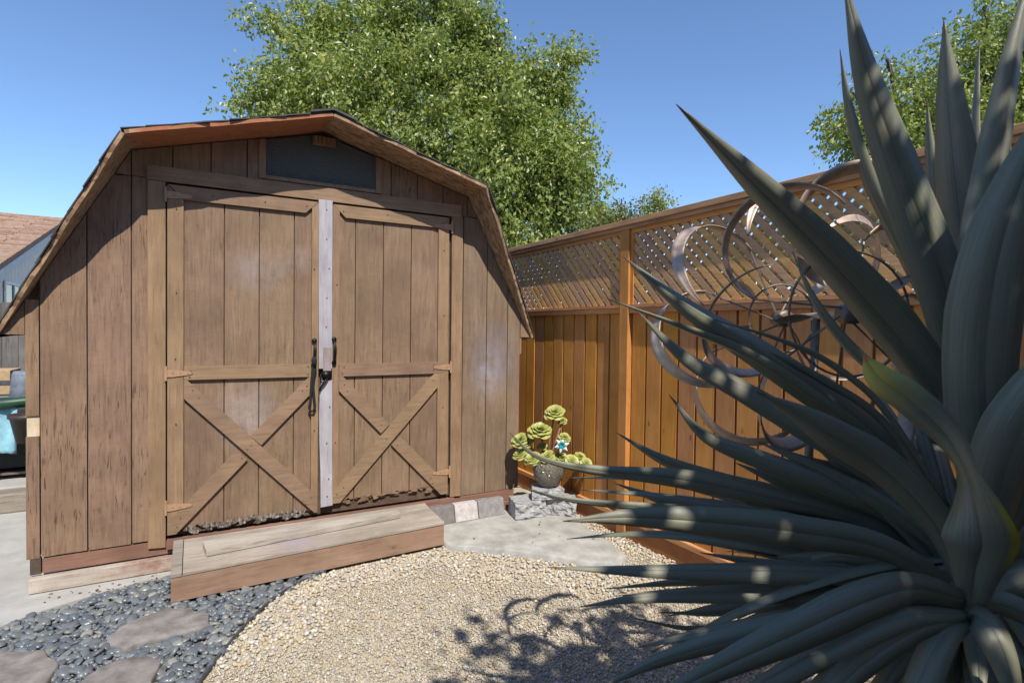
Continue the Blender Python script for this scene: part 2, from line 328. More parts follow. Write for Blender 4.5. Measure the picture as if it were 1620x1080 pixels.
def sword_leaf(name, odd=False):
    M, nt, b, out = newmat(name)
    uv = nt.nodes.new('ShaderNodeUVMap'); uv.uv_map = 'UVMap'
    rnd = N(nt, 'ShaderNodeObjectInfo').outputs['Random']
    s = N(nt, 'ShaderNodeSeparateXYZ', {0: uv.outputs[0]})
    off = N(nt, 'ShaderNodeCombineXYZ', {0: math_(nt, 'MULTIPLY', rnd, 19.0), 1: math_(nt, 'MULTIPLY', rnd, 7.0)}).outputs[0]
    st = noise(nt, scaled(nt, uv.outputs[0], (1.1, 16, 1), off), 3, 5, .65)
    bl = noise(nt, scaled(nt, uv.outputs[0], (5, 2, 1), off), 1.6, 4, .6)
    c = mixc(nt, ramp(nt, st, [(.3, 0), (.7, 1)]), (.115, .128, .078), (.235, .232, .17))
    c = mixc(nt, math_(nt, 'MULTIPLY', ramp(nt, bl, [(.4, 0), (.7, 1)]), .6), c, (.21, .175, .15))
    v = math_(nt, 'ABSOLUTE', math_(nt, 'SUBTRACT', s.outputs[1], .5))
    c = mixc(nt, math_(nt, 'MULTIPLY', ramp(nt, v, [(.465, 0), (.495, 1)]), .55), c, (.27, .25, .13))
    c = mixc(nt, ramp(nt, math_(nt, 'ADD', s.outputs[0], math_(nt, 'MULTIPLY', bl, .03)), [(.965, 0), (1, 1)]), c, (.10, .05, .03))
    fl = noise(nt, scaled(nt, uv.outputs[0], (60, 9, 1), off), 4, 3, .7)
    c = mixc(nt, math_(nt, 'MULTIPLY', ramp(nt, fl, [(.62, 0), (.75, 1)]), .4), c, (.25, .22, .16))
    if odd:
        tipm = ramp(nt, math_(nt, 'ADD', s.outputs[0], math_(nt, 'MULTIPLY', bl, .1)), [(.72, 0), (.93, 1)])
        c = mixc(nt, tipm, c, (.46, .38, .08))
        c = mixc(nt, ramp(nt, s.outputs[0], [(.955, 0), (.985, 1)]), c, (.5, .12, .03))
        mid = math_(nt, 'MULTIPLY', ramp(nt, s.outputs[0], [(.30, 0), (.36, 1), (.5, 1), (.58, 0)]), ramp(nt, st, [(.4, 0), (.6, 1)]))
        c = mixc(nt, mid, c, (.30, .22, .12))
        ye = math_(nt, 'MULTIPLY', ramp(nt, s.outputs[0], [(.17, 0), (.24, 1), (.34, 1), (.42, 0)]), ramp(nt, math_(nt, 'ADD', s.outputs[1], math_(nt, 'MULTIPLY', bl, .12)), [(.10, 1), (.22, 0)]))
        c = mixc(nt, ye, c, (.5, .42, .03))
    setc(nt, b, c); b.inputs['Roughness'].default_value = .40; b.inputs['Specular IOR Level'].default_value = .45
    rid = noise(nt, scaled(nt, uv.outputs[0], (.25, 60, 1), off), 3, 2, .5)
    bump(nt, b, math_(nt, 'ADD', st, math_(nt, 'MULTIPLY', rid, .6)), .2, .004); return M
M_SWD = sword_leaf('sword leaf'); M_SWDX = sword_leaf('damaged sword leaf', True)

# ================================================================== SETTING
def sheet(name, poly, z, mat, label=None):
    mb = MB(); mb.add([(x, y, z) for x, y in poly], [tuple(range(len(poly)))])
    o = mb.build(name, mat, None); tag(o, kind='structure'); return o
sheet('ground', [(-400, -200), (400, -200), (400, 600), (-400, 600)], -.05, M_SOIL)

# concrete path left of and under the shed
PATH = [(-6, 3.2), (-1.5, 3.35), (-.838, 3.609), (-.729, 3.698), (-.46, 3.814), (-.278, 3.869), (-.10, 3.885), (-.10, 4.3), (-.6, 4.4), (-.7, 9), (-6, 9)]
mb = MB(); mb.prism(PATH, lambda x, y: (x, y, -.06), lambda x, y: (x, y, 0)); path = tag(mb.build('concrete_path', M_CONC), kind='structure')

# gravel bed base
EDGE = [(.70, 3.52), (.599, 3.481), (.405, 3.33), (.227, 3.082), (.078, 2.794), (.015, 2.65), (-.05, 2.42), (-.10, 2.1), (-.13, 1.6), (-.13, .9)]
sheet('gravel_bed', EDGE[::-1][:0] + [(-.13, .3)] + EDGE[::-1] + [(1.55, 4.1), (2.9, 5.2), (2.9, .3)], -.0175, concrete('gravel fines', (.46, .40, .30), .4, 90))

# ---- stones
_t = (1+sqrt(5))/2
ICO_V = np.array([(-1,_t,0),(1,_t,0),(-1,-_t,0),(1,-_t,0),(0,-1,_t),(0,1,_t),(0,-1,-_t),(0,1,-_t),(_t,0,-1),(_t,0,1),(-_t,0,-1),(-_t,0,1)], float); ICO_V /= np.linalg.norm(ICO_V[0])
ICO_F = np.array([(0,11,5),(0,5,1),(0,1,7),(0,7,10),(0,10,11),(1,5,9),(5,11,4),(11,10,2),(10,7,6),(7,1,8),(3,9,4),(3,4,2),(3,2,6),(3,6,8),(3,8,9),(4,9,5),(2,4,11),(6,2,10),(8,6,7),(9,8,1)])
OCT_V = np.array([(1,0,0),(0,1,0),(-1,0,0),(0,-1,0),(.1,.1,1),(0,0,-1)], float); OCT_F = np.array([(0,1,4),(1,2,4),(2,3,4),(3,0,4),(1,0,5),(2,1,5),(3,2,5),(0,3,5)])
def inside(poly, X, Y):
    r = np.zeros(len(X), bool); n = len(poly)
    for i in range(n):
        (x0, y0), (x1, y1) = poly[i], poly[(i+1) % n]
        c = ((y0 > Y) != (y1 > Y)) & (X < (x1-x0)*(Y-y0)/((y1-y0) if y1 != y0 else 1e-12)+x0); r ^= c
    return r
def scatter_stones(P, size, V0, F0, flat=.62, jag=.18, tilt=.5):
    n = len(P); V = V0[None]*(1+jag*rng.standard_normal((n, len(V0), 1)))
    s = size[:, None, None]*np.stack([rng.uniform(.85, 1.35, n), rng.uniform(.7, 1.0, n), rng.uniform(.45, .8, n)*flat/.62], 1)[:, None, :]
    V = V*s
    a, t = rng.uniform(0, 2*pi, n), rng.normal(0, tilt, n)
    ct, st = np.cos(t)[:, None], np.sin(t)[:, None]
    y, z = V[..., 1]*ct-V[..., 2]*st, V[..., 1]*st+V[..., 2]*ct
    ca, sa = np.cos(a)[:, None], np.sin(a)[:, None]
    x, y = V[..., 0]*ca-y*sa, V[..., 0]*sa+y*ca
    V = np.stack([x, y, z], -1)+P[:, None, :]
    F = F0[None]+(np.arange(n)*len(V0))[:, None, None]
    return V.reshape(-1, 3), F.reshape(-1, 3)
def jitter(x0, x1, y0, y1, c):
    nx, ny = int((x1-x0)/c), int((y1-y0)/(c*.87))
    gx, gy = np.meshgrid(np.arange(nx), np.arange(ny)); gx = gx+.5*(gy % 2)
    X = x0+gx.ravel()*c+rng.uniform(-.42, .42, nx*ny)*c; Y = y0+gy.ravel()*c*.87+rng.uniform(-.42, .42, nx*ny)*c
    return X, Y
SLAB = [(1.50, 3.50), (1.66, 3.36), (1.811, 3.242), (2.0, 3.04), (2.201, 2.806), (2.33, 2.74), (2.466, 2.78), (2.53, 3.05), (2.56, 3.36), (2.66, 3.7), (2.66, 4.05), (1.50, 4.05)]
GRAVEL = [(-.13, .9)] + EDGE[::-1] + [(1.5, 3.56), (1.5, 3.6), (2.75, 4.6), (2.75, .9)]
# distance to the step/slab/fence border decides the stone size: coarse by the border, fine in the middle
def border_d(X, Y):
    segs = [((.5, 3.5), (1.5, 3.56)), ((1.5, 3.5), (2.201, 2.806)), ((2.2, 2.8), (2.6, 3.3)), ((.45, 3.4), (.227, 3.08)), ((2.75, 4), (2.75, 2.2))]
    d = np.full(len(X), 9.0)
    for (ax, ay), (bx, by) in segs:
        t = np.clip(((X-ax)*(bx-ax)+(Y-ay)*(by-ay))/((bx-ax)**2+(by-ay)**2), 0, 1)
        d = np.minimum(d, np.hypot(X-ax-t*(bx-ax), Y-ay-t*(by-ay)))
    return d
Vs, Fs, off = [], [], 0
def addst(V, F):
    global off
    Vs.append(V); Fs.append(F+off); off += len(V)
X, Y = jitter(-.2, 2.75, 1.55, 3.75, .0122)
k = inside(GRAVEL, X, Y) & ~inside(SLAB, X, Y); X, Y = X[k], Y[k]
D = border_d(X, Y); nz = np.array([mnoise.noise((x*2.2, y*2.2, 0)) for x, y in zip(X[::1], Y[::1])])
coarse = D+nz*.28 < .30
k = ~coarse; S = rng.uniform(.0046, .0088, k.sum())
V, F = scatter_stones(np.stack([X[k], Y[k], rng.uniform(-.020, -.008, k.sum())], 1), S, OCT_V, OCT_F, .75, .25, .8); addst(V, F)
k = coarse & (rng.random(len(X)) < .42); S = rng.uniform(.0075, .0145, k.sum())
V, F = scatter_stones(np.stack([X[k], Y[k], rng.uniform(-.020, -.004, k.sum())], 1), S, ICO_V, ICO_F, .62, .10, .45); addst(V, F)
X, Y = jitter(-.2, 2.75, 1.55, 3.75, .075)          # larger ones sprinkled over everything
k = inside(GRAVEL, X, Y) & ~inside(SLAB, X, Y); X, Y = X[k], Y[k]; S = rng.uniform(.008, .013, len(X))
V, F = scatter_stones(np.stack([X, Y, rng.uniform(-.012, -.004, len(X))], 1), S, ICO_V, ICO_F, .62, .12, .4); addst(V, F)
X, Y = jitter(-.2, 2.75, .9, 1.55, .03)            # out of frame towards the camera: sparser
k = inside(GRAVEL, X, Y); X, Y = X[k], Y[k]; S = rng.uniform(.012, .018, len(X))
V, F = scatter_stones(np.stack([X, Y, rng.uniform(-.02, -.008, len(X))], 1), S, ICO_V, ICO_F, .5, .12, .4); addst(V, F)
g = raw('gravel', np.concatenate(Vs), np.concatenate(Fs), M_GRAV, None, True)
tag(g, 'tan and cream pea gravel filling the yard in front of the shed', 'gravel', kind='stuff')

# slab
def rough_slab(name, poly, z0, z1, mat, parent=None, amp=.004, seg=.06, rnd=.01, edge_n=.008):
    pts = []
    n = len(poly)
    for i in range(n):
        a, b = Vector(poly[i]), Vector(poly[(i+1) % n]); k = max(1, int((b-a).length/seg))
        for j in range(k): pts.append(a.lerp(b, j/k))
    pts = [(p.x+mnoise.noise((p.x*9, p.y*9, 1))*edge_n, p.y+mnoise.noise((p.x*9, p.y*9, 5))*edge_n) for p in pts]
    cx = sum(p[0] for p in pts)/len(pts); cy = sum(p[1] for p in pts)/len(pts)
    mb = MB(); m_ = len(pts); vs = []; rings = [(1.0, z0), (1.0, z1-rnd), (1-rnd*1.6, z1-rnd*.25), (1-rnd*4, z1), (.7, z1), (.4, z1)]
    for s, z in rings:
        for x, y in pts:
            q = (cx+(x-cx)*s, cy+(y-cy)*s); vs.append((q[0], q[1], z+(mnoise.noise((q[0]*7, q[1]*7, z0*50))*amp if z >= z1-rnd else 0)))
    vs.append((cx, cy, z1)); fs = []
    for r in range(len(rings)-1):
        for i in range(m_): fs.append((r*m_+i, r*m_+(i+1) % m_, (r+1)*m_+(i+1) % m_, (r+1)*m_+i))
    L = (len(rings)-1)*m_
    for i in range(m_): fs.append((L+i, L+(i+1) % m_, len(vs)-1))
    mb.add(vs, fs); return mb.build(name, mat, parent, True)
tag(rough_slab('concrete_slab', SLAB, -.03, .03, M_SLAB), kind='structure')

# pebble bed
BED = [(-.13, 2.0)] + [p for p in EDGE[::-1] if p[1] > 2.05] + [(.70, 3.9), (-.137, 3.9), (-.278, 3.869), (-.46, 3.814), (-.729, 3.698), (-.838, 3.609), (-1.5, 3.35), (-1.5, 2.0)]
bed = sheet('pebble_bed', BED, -.026, concrete('dark grit', (.07, .07, .07), .4, 60))
FLAGS = [[(-.36, 3.18), (-.33, 3.28), (-.24, 3.37), (-.13, 3.41), (-.02, 3.36), (.055, 3.24), (.05, 3.13), (-.05, 3.10), (-.17, 3.11), (-.28, 3.07)],
         [(-1.0, 3.05), (-.93, 3.27), (-.75, 3.30), (-.60, 3.24), (-.53, 3.12), (-.53, 2.95), (-.62, 2.80), (-.85, 2.78)],
         [(-.46, 2.80), (-.40, 2.92), (-.29, 2.97), (-.18, 2.96), (-.13, 2.86), (-.15, 2.70), (-.28, 2.60), (-.42, 2.66)]]
FL = ['brown flagstone nearest the step, ringed by dark pebbles', 'brown flagstone cut off by the left edge of the photo', 'brown flagstone cut off by the bottom edge among dark pebbles']
for poly, lb in zip(FLAGS, FL):
    tag(rough_slab('flagstone', poly, -.03, .016, M_FLAG, None, .012, .035, .010, .022), lb, 'flagstone', 'stepping stones among the dark pebbles')
X, Y = jitter(-1.5, .72, 2.05, 3.9, .034)
k = inside(BED, X, Y)
for f in FLAGS:
    c = np.mean(f, 0); g2 = [tuple(c+(np.array(p)-c)*.96) for p in f]; k &= ~inside(g2, X, Y)
k &= border_d(X, Y) >= 0
k &= ~((Y > 3.5+.05*(X+.1)) & (X > -.13))
X, Y = X[k], Y[k]
def sph(nu=8, nv=4):
    mb = MB(); vs = [(0, 0, 1)]
    for j in range(1, nv):
        for i in range(nu): vs.append((sin(pi*j/nv)*cos(2*pi*i/nu), sin(pi*j/nv)*sin(2*pi*i/nu), cos(pi*j/nv)))
    vs.append((0, 0, -1)); fs = [(0, 1+i, 1+(i+1) % nu) for i in range(nu)]
    for j in range(nv-2):
        for i in range(nu):
            a = 1+j*nu; fs += [(a+i, a+nu+i, a+nu+(i+1) % nu), (a+i, a+nu+(i+1) % nu, a+(i+1) % nu)]
    L = len(vs)-1; fs += [(L, L-nu+(i+1) % nu, L-nu+i) for i in range(nu)]
    return np.array(vs), np.array(fs)
SV, SF = sph(9, 4)
pmesh = []
for i in range(8):
    v = SV*(1+.10*rng.standard_normal((len(SV), 1))); me = bpy.data.meshes.new('pebble'); me.from_pydata(v.tolist(), [], SF.tolist()); me.update()
    me.polygons.foreach_set('use_smooth', [True]*len(me.polygons)); me.materials.append(M_PEB); pmesh.append(me)
# visible and nearest ones singly
dep = X*_F[0]+Y*_F[1]; pxx = 810+FPX*(X*_R[0]+Y*_R[1]+H*-_R[2])/dep
vis = (pxx > 0) & (dep > 2.2) & (1.5/dep*FPX+520 < 1078)
size = rng.uniform(.013, .031, len(X))
order = np.argsort(-(size/dep)*vis)[:300]; sel = np.zeros(len(X), bool); sel[order] = True
for i in order:
    o = bpy.data.objects.new('pebble', pmesh[i % 8]); COL.objects.link(o)
    s = size[i]; o.scale = (s*rng.uniform(1, 1.4), s*rng.uniform(.75, 1), s*rng.uniform(.36, .55)); o.rotation_euler = (rng.normal(0, .28), rng.normal(0, .28), rng.uniform(0, 6.28))
    place(o, (X[i], Y[i], -.012+rng.uniform(0, .009)), bed)
k = ~sel
V1, F1 = scatter_stones(np.stack([X[k], Y[k], rng.uniform(-.016, -.004, k.sum())], 1), size[k]*.95, SV, SF, .55, .08, .28)
X, Y = jitter(-1.5, .72, 2.05, 3.9, .016); kk = inside(BED, X, Y) & ~((Y > 3.5+.05*(X+.1)) & (X > -.13)); X, Y = X[kk], Y[kk]
V2, F2 = scatter_stones(np.stack([X, Y, rng.uniform(-.026, -.019, len(X))], 1), rng.uniform(.006, .012, len(X)), ICO_V, ICO_F, .6, .12, .4)
o = raw('small_pebbles', np.concatenate([V1, V2]), np.concatenate([F1, F2+len(V1)]), M_PEBI, None, True); WL[o] = np.zeros(3); place(o, (0, 0, 0), bed); tag(o, kind='stuff')
# edging strip
mb = MB(); pts = [Vector((x, y, 0)) for x, y in EDGE]
sm = []
for i in range(len(pts)-1):
    for j in range(6):
        t = j/6; p0, p1, p2, p3 = pts[max(i-1, 0)], pts[i], pts[i+1], pts[min(i+2, len(pts)-1)]
        sm.append(.5*((2*p1)+(p2-p0)*t+(2*p0-5*p1+4*p2-p3)*t*t+(3*p1-p0-3*p2+p3)*t**3))
sm.append(pts[-1]); vs = []; fs = []
for i, p in enumerate(sm):
    t = (sm[min(i+1, len(sm)-1)]-sm[max(i-1, 0)]).normalized(); n = Vector((-t.y, t.x, 0))*.006
    for q, z in ((p+n, -.05), (p+n, .004), (p-n, .004), (p-n, -.05)): vs.append((q.x, q.y, z))
for i in range(len(sm)-1):
    for j in range(4): fs.append((i*4+j, i*4+(j+1) % 4, i*4+4+(j+1) % 4, i*4+4+j))
mb.add(vs, fs); tag(mb.build('edging_strip', simple('dark plastic edging', (.05, .055, .06), .55)), 'thin dark curved edging between the pebbles and the gravel', 'edging')

# unseen house added behind the viewpoint to block part of the sky light
oh = empty('unseen_house', (0, -1.7, 0), 'unseen house added behind the viewpoint to cut sky light', 'house')
M_OH = simple('beige stucco', (.42, .36, .29), .9, 0, 60, .1, .3)
mb = MB(); mb.box((-7, -9, -.05), (6.5, -1.7, 2.5)); mb.build('wall', M_OH, oh)
mb = MB(); mb.prism([(-1.15, 2.5), (-5.4, 4.3), (-9.6, 2.5)], lambda y, z: (-7.6, y, z), lambda y, z: (7.1, y, z)); mb.build('roof', M_SHB, oh)
mb = MB(); mb.box((-3.2, -1.69, 0), (-.8, -1.66, 2.1)); mb.build('sliding_door', M_WGL, oh)

# ================================================================== SHED
XC, YW = .762, 4.0
shed = empty('barn_shed', (XC, YW, 0), 'brown barn shed with gambrel roof and double doors', 'shed')
def zr(x):
    d = abs(x-XC)
    return 2.83-.275*d if d < 1.09 else 2.53-(d-1.09)*(1.09/.59)
def strip(name, x0, x1, z0, mat, y0=YW, y1=YW+.016, parent=shed, zt=None, jag=0):
    gx = .0035
    a, b = x0+gx, x1-gx
    dk_ = 1.09+(2.534-(zt or 9))*.59/1.09
    br = sorted([a]+[q for q in (XC-1.09, XC, XC+1.09)+((XC-dk_, XC+dk_) if zt else ()) if a < q < b]+[b])
    top = [(x, min(zr(x)-.004, zt if zt else 9)) for x in br]
    if jag:
        n = max(3, int((b-a)/.018)); bot = [(b-(b-a)*i/n, z0+max(0, mnoise.noise((i*.7+x0*31, x0*7, 0)))*jag+random.uniform(0, jag*.35)) for i in range(n+1)]
    else: bot = [(b, z0), (a, z0)]
    poly = top+bot
    mb = MB(); mb.prism(poly, lambda x, z: (x, y0, z), lambda x, z: (x, y1, z))
    return mb.build(name, mat, parent)
# backing sheet seen in the grooves
mb = MB(); mb.prism([(-.80, .2), (2.33, .2), (2.33, 1.5)]+[(x, zr(x)-.03) for x in (2.3, XC+1.09, XC, XC-1.09, -.76)]+[(-.8, 1.5)], lambda x, z: (x, YW+.0165, z), lambda x, z: (x, YW+.06, z))
M_GRV = simple('groove paint', (.10, .062, .04), .85, bstr=0)
mb.build('wall_core', M_GRV, shed)
ZJ = 2.375
for a, b in [(-.755, -.541), (-.541, -.33), (-.33, -.247+.02)]: strip('siding_plank', a, b, .19+random.uniform(-.004, .004), M_SID, zt=ZJ)
for a, b in [(1.80, 1.822), (1.822, 2.032), (2.032, 2.225), (2.225, 2.345)]: strip('siding_plank', a, b, .185, M_SIDR, zt=ZJ)
strip('siding_plank', -.93, -.815, 1.437, M_SID); strip('siding_plank', 2.345, 2.445, 1.437, M_SID)
g = [-.408, -.33, -.12, .085, .29, .395]; g2 = [1.13, 1.24, 1.44, 1.645, 1.85, 1.932]
for q in (g, g2):
    for a, b in zip(q[:-1], q[1:]): strip('siding_plank', a, b, ZJ+.004, M_SID)
strip('siding_plank', .395, 1.13, ZJ+.004, M_SID, zt=2.475)
# corner board with its broken patch
mb = MB(); mb.box((-.815, YW-.004, .185), (-.757, YW+.02, .87)); mb.build('corner_board', M_SID, shed)
mb = MB(); mb.box((-.815, YW-.004, .985), (-.757, YW+.02, zr(-.81)-.01)); mb.build('corner_board', M_SID, shed)
mb = MB(); mb.box((-.812, YW+.006, .868), (-.757, YW+.022, .987)); mb.build('bare_patch', wood('bare split wood', (.55, .38, .2), (.2, .09, .03), (.75, .66, .5), 'Z', .8, .8, .8, .6, 0), shed)['label'] = 'pale split patch of bare wood on the corner board'
# side and back walls
for n, a, b in [('side_wall', (-.815, YW+.061, .19), (-.775, YW+3.0, 1.44)), ('side_wall', (2.305, YW+.061, .19), (2.345, YW+3.0, 1.44)), ('back_wall', (-.77, YW+2.96, .19), (2.30, YW+3.0, 2.3))]:
    mb = MB(); mb.box(a, b); mb.build(n, M_SID, shed)
mb = MB(); mb.box((2.345, YW+.003, 1.30), (2.36, YW+.03, 1.43)); mb.build('eave_block', M_TRZ, shed)
# door surround
mb = MB(); mb.prism([(-.247, .15), (-.157, .143), (-.157, 2.36), (-.247, 2.36)], lambda x, z: (x, YW-.022, z), lambda x, z: (x, YW, z)); mb.build('door_jamb', M_TRZ, shed)
mb = MB(); mb.prism([(1.722, .195), (1.812, .193), (1.805, 2.36), (1.715, 2.36)], lambda x, z: (x, YW-.022, z), lambda x, z: (x, YW, z)); mb.build('door_jamb', M_TRZ, shed)
mb = MB(); mb.prism([(-.252, 2.363), (1.79, 2.36), (1.79, 2.452), (-.252, 2.449)], lambda x, z: (x, YW-.026, z), lambda x, z: (x, YW, z)); mb.build('door_header', M_TRX, shed)
mb = MB(); mb.box((-.155, YW+.03, .19), (1.72, YW+.05, 2.36)); mb.build('door_opening', M_DARK, shed)

def hinge(door, x, z, sx, ln=.125):
    mb = MB(); yy = YW-.0255
    mb.prism([(x, z-.022), (x+sx*.035, z-.022), (x+sx*ln, z-.010), (x+sx*(ln+.012), z), (x+sx*ln, z+.010), (x+sx*.035, z+.022), (x, z+.022)], lambda a, b: (a, yy-.003, b), lambda a, b: (a, yy, b))
    mb.box((min(x, x-sx*.012), yy-.009, z-.045), (max(x, x-sx*.012), yy+.002, z+.045))
    for q in (.03, .07, .11): mb.tube([(x+sx*q, yy-.006, z), (x+sx*q, yy-.002, z)], .004, 6)
    mb.build('hinge', M_HNG, door)
def door(x0, x1, grooves, s0, s1, hside, zb):
    d = empty('door', (x0, YW, zb)); d.parent = shed; d.location = WL[d]-WL[shed]
    e = [s0-.005]+grooves+[s1+.005]
    for a, b in zip(e[:-1], e[1:]): strip('door_plank', a, b, zb+.012, M_DPL, YW-.002, YW+.014, d, 2.345, .05)
    yf, yb = YW-.022, YW-.003
    def bd(nm, poly, mat, pr=0):
        m_ = MB(); m_.prism(poly, lambda a, b: (a, yf-pr, b), lambda a, b: (a, yb, b)); return m_.build(nm, mat, d)
    return d, bd
dl, bl = door(-.148, .735, [.16, .363, .577], -.061, .686, -1, .205)
bl('stile', [(-.148, .225), (-.063, .30), (-.063, 2.262), (-.148, 2.345)], M_TRZ)
bl('stile', [(.688, .245), (.732, .245), (.732, 2.345), (.688, 2.305)], M_TRZ)
bl('top_rail', [(-.06, 2.266), (.645, 2.266), (.73, 2.348), (-.146, 2.348)], M_TRX, .001)
bl('middle_rail', [(-.06, 1.162), (.686, 1.160), (.686, 1.246), (-.06, 1.246)], M_TRX, .001)
def brace(bd, p, q, rect, w=.088, pr=0): bd('brace', clip(barpoly(p, q, w), *rect), M_TRX, pr)
R1 = (-.061, .735, .215, 1.160)
brace(bl, (-.10, 1.155), (.765, .235), (-.061, .732, .225, 1.160), .090, .003)
brace(bl, (-.21, .165), (.262, .665), (-.146, .30, .215, 1.16), .088, .002); brace(bl, (.345, .752), (.73, 1.155), (.3, .686, .5, 1.158), .088, .002)
dr, br_ = door(.762, 1.712, [.985, 1.186, 1.396], .872, 1.607, 1, .255)
br_('stile', [(.825, .27), (.870, .27), (.870, 2.305), (.825, 2.345)], M_TRZ)
br_('stile', [(1.610, .30), (1.700, .225), (1.69, 2.345), (1.606, 2.262)], M_TRZ)
br_('top_rail', [(.912, 2.262), (1.604, 2.264), (1.688, 2.346), (.828, 2.346)], M_TRX, .001)
br_('middle_rail', [(.873, 1.156), (1.66, 1.158), (1.66, 1.244), (.873, 1.244)], M_TRX, .001)
brace(br_, (.79, .235), (1.65, 1.165), (.826, 1.607, .27, 1.156), .090, .003)
brace(br_, (.83, 1.165), (1.205, .765), (.873, 1.3, .5, 1.155), .088, .002); brace(br_, (1.285, .672), (1.76, .165), (1.2, 1.697, .225, 1.0), .088, .002)
for z in (2.285, 1.205, .385): hinge(dl, -.150, z, 1)
for z in (2.275, 1.205, .395): hinge(dr, 1.706, z, -1)
for d, pts in ((dl, [(-.03, 1.225), (-.03, 1.18), (.66, 1.225), (.66, 1.18), (.02, 1.05), (-.02, 1.09), (.30, .705), (.32, .73), (.69, .33), (.66, .30), (.66, 1.10), (.63, 1.06), (-.10, .26), (-.08, .31), (.27, .64), (-.105, 2.2), (-.105, 1.7), (-.105, 1.3), (-.105, .9), (.1, 2.31), (.4, 2.31), (.66, 2.32), (.71, 1.9), (.71, .8)]),
               (dr, [(.90, 1.22), (.90, 1.18), (1.58, 1.22), (1.58, 1.18), (.90, 1.10), (.93, 1.06), (1.18, .80), (1.30, .63), (1.22, .70), (1.55, .36), (1.58, .32), (.87, .33), (.90, .37), (1.57, 1.11), (1.65, 2.1), (1.65, 1.6), (1.65, .9), (.9, 2.3), (1.2, 2.31), (1.5, 2.31), (.85, 1.8), (.85, .7)])):
    for x, z in pts:
        x += random.uniform(-.008, .008); z += random.uniform(-.008, .008); mb = MB(); mb.tube([(x, YW-.028, z), (x, YW-.02, z)], .0042, 6); mb.build('nail_head', M_RUST, d)
# rotten flakes along the door bottoms
for d, x0, x1, zb in ((dl, -.02, .68, .215), (dr, .88, 1.62, .262)):
    for i in range(26):
        x = random.uniform(x0, x1); z = zb+random.uniform(-.004, .035); w, h_ = random.uniform(.012, .045), random.uniform(.006, .02)
        poly = [(x+w*cos(a)*random.uniform(.5, 1.1), z+h_*sin(a)*random.uniform(.5, 1.2)) for a in np.linspace(0, 2*pi, 8)[:-1]]
        mb = MB(); yo = random.uniform(.004, .014); tl = random.uniform(-.3, .3)
        mb.prism(poly, lambda a, b: (a, YW-yo+(b-z)*tl, b), lambda a, b: (a, YW-yo+.004+(b-z)*tl, b)); mb.build('rotten_flake', M_DPL, d)
# pale cover strip over the meeting stiles (fixed to the right door)
mb = MB(); mb.prism([(.735, 1.215), (.822, 1.215), (.819, 2.366), (.728, 2.366)], lambda x, z: (x, YW-.034, z), lambda x, z: (x, YW-.0235, z)); mb.build('cover_strip', M_HWT, dr)
pl = [(.745, 1.135), (.738, .9), (.742, .7), (.750, .5), (.752, .258), (.832, .262), (.826, .6), (.824, 1.135)]
mb = MB(); mb.prism(pl[::-1], lambda x, z: (x, YW-.032, z), lambda x, z: (x, YW-.0235, z)); mb.build('cover_strip', M_HWT, dr)
mb = MB(); mb.box((.762, YW-.042, 1.20), (.815, YW-.0345, 1.36)); mb.build('latch_block', wood('worn block', (.27, .2, .18), (.1, .06, .05), (.45, .4, .4), 'Z', .9, .7, .8, .4, 0), dr)
for z in (2.30, 2.1, 1.9, 1.7, 1.5, .95, .7, .45, .33):
    x = .79+random.uniform(-.02, .02); mb = MB(); mb.tube([(x, YW-.037, z), (x, YW-.031, z)], .0045, 7); mb.build('nail_head', M_RUST, dr)
def pull(door_, x, z0, z1, lean=0):
    mb = MB(); y = YW-.036; n = 12; pts, rr = [], []
    for i in range(n+1):
        t = i/n; pts.append((x+lean*(t-.5), y-.030*sin(pi*t)**.6, z0+(z1-z0)*t)); rr.append(.006+.006*sin(pi*t))
    mb.tube(pts, rr, 8)
    for z in (z0-.006, z1+.006): mb.tube([(x+lean*((z-z0)/(z1-z0)-.5), y+.013, z), (x, y-.002, z)], .017, 10)
    mb.build('pull_handle', M_BLKM, door_, True)
pull(dl, .703, 1.245, 1.40, .006); pull(dr, .835, 1.26, 1.41, .0)
mb = MB(); mb.box((.755, YW-.045, 1.145), (.815, YW-.036, 1.195)); mb.tube([(.748, YW-.047, 1.185), (.742, YW-.055, 1.165), (.742, YW-.056, 1.14), (.75, YW-.05, 1.12), (.765, YW-.045, 1.125)], .005, 6); mb.tube([(.79, YW-.05, 1.15), (.765, YW-.055, 1.12), (.745, YW-.05, 1.09), (.738, YW-.045, 1.065)], .007, 6); mb.build('hasp', M_BLKM, dr, True)
# rope loop hung from the handle
rp = [(.700, YW-.07, 1.26), (.688, YW-.07, 1.22), (.682, YW-.06, 1.12), (.678, YW-.05, 1.0), (.672, YW-.045, .95), (.682, YW-.045, .925), (.700, YW-.045, .928), (.708, YW-.05, .96), (.70, YW-.055, 1.03), (.692, YW-.06, 1.12), (.698, YW-.07, 1.2), (.706, YW-.075, 1.26)]
mb = MB(); mb.tube(rp, .0085, 8); mb.tube([(.698, YW-.08, 1.30), (.695, YW-.082, 1.27), (.700, YW-.08, 1.235)], [.014, .018, .012], 8)
tag(mb.build('rope_loop', simple('dark green rope', (.018, .018, .017), .9, 0, 200, .5, .5), None, True), 'dark rope loop hanging from the left door handle of the shed', 'rope')
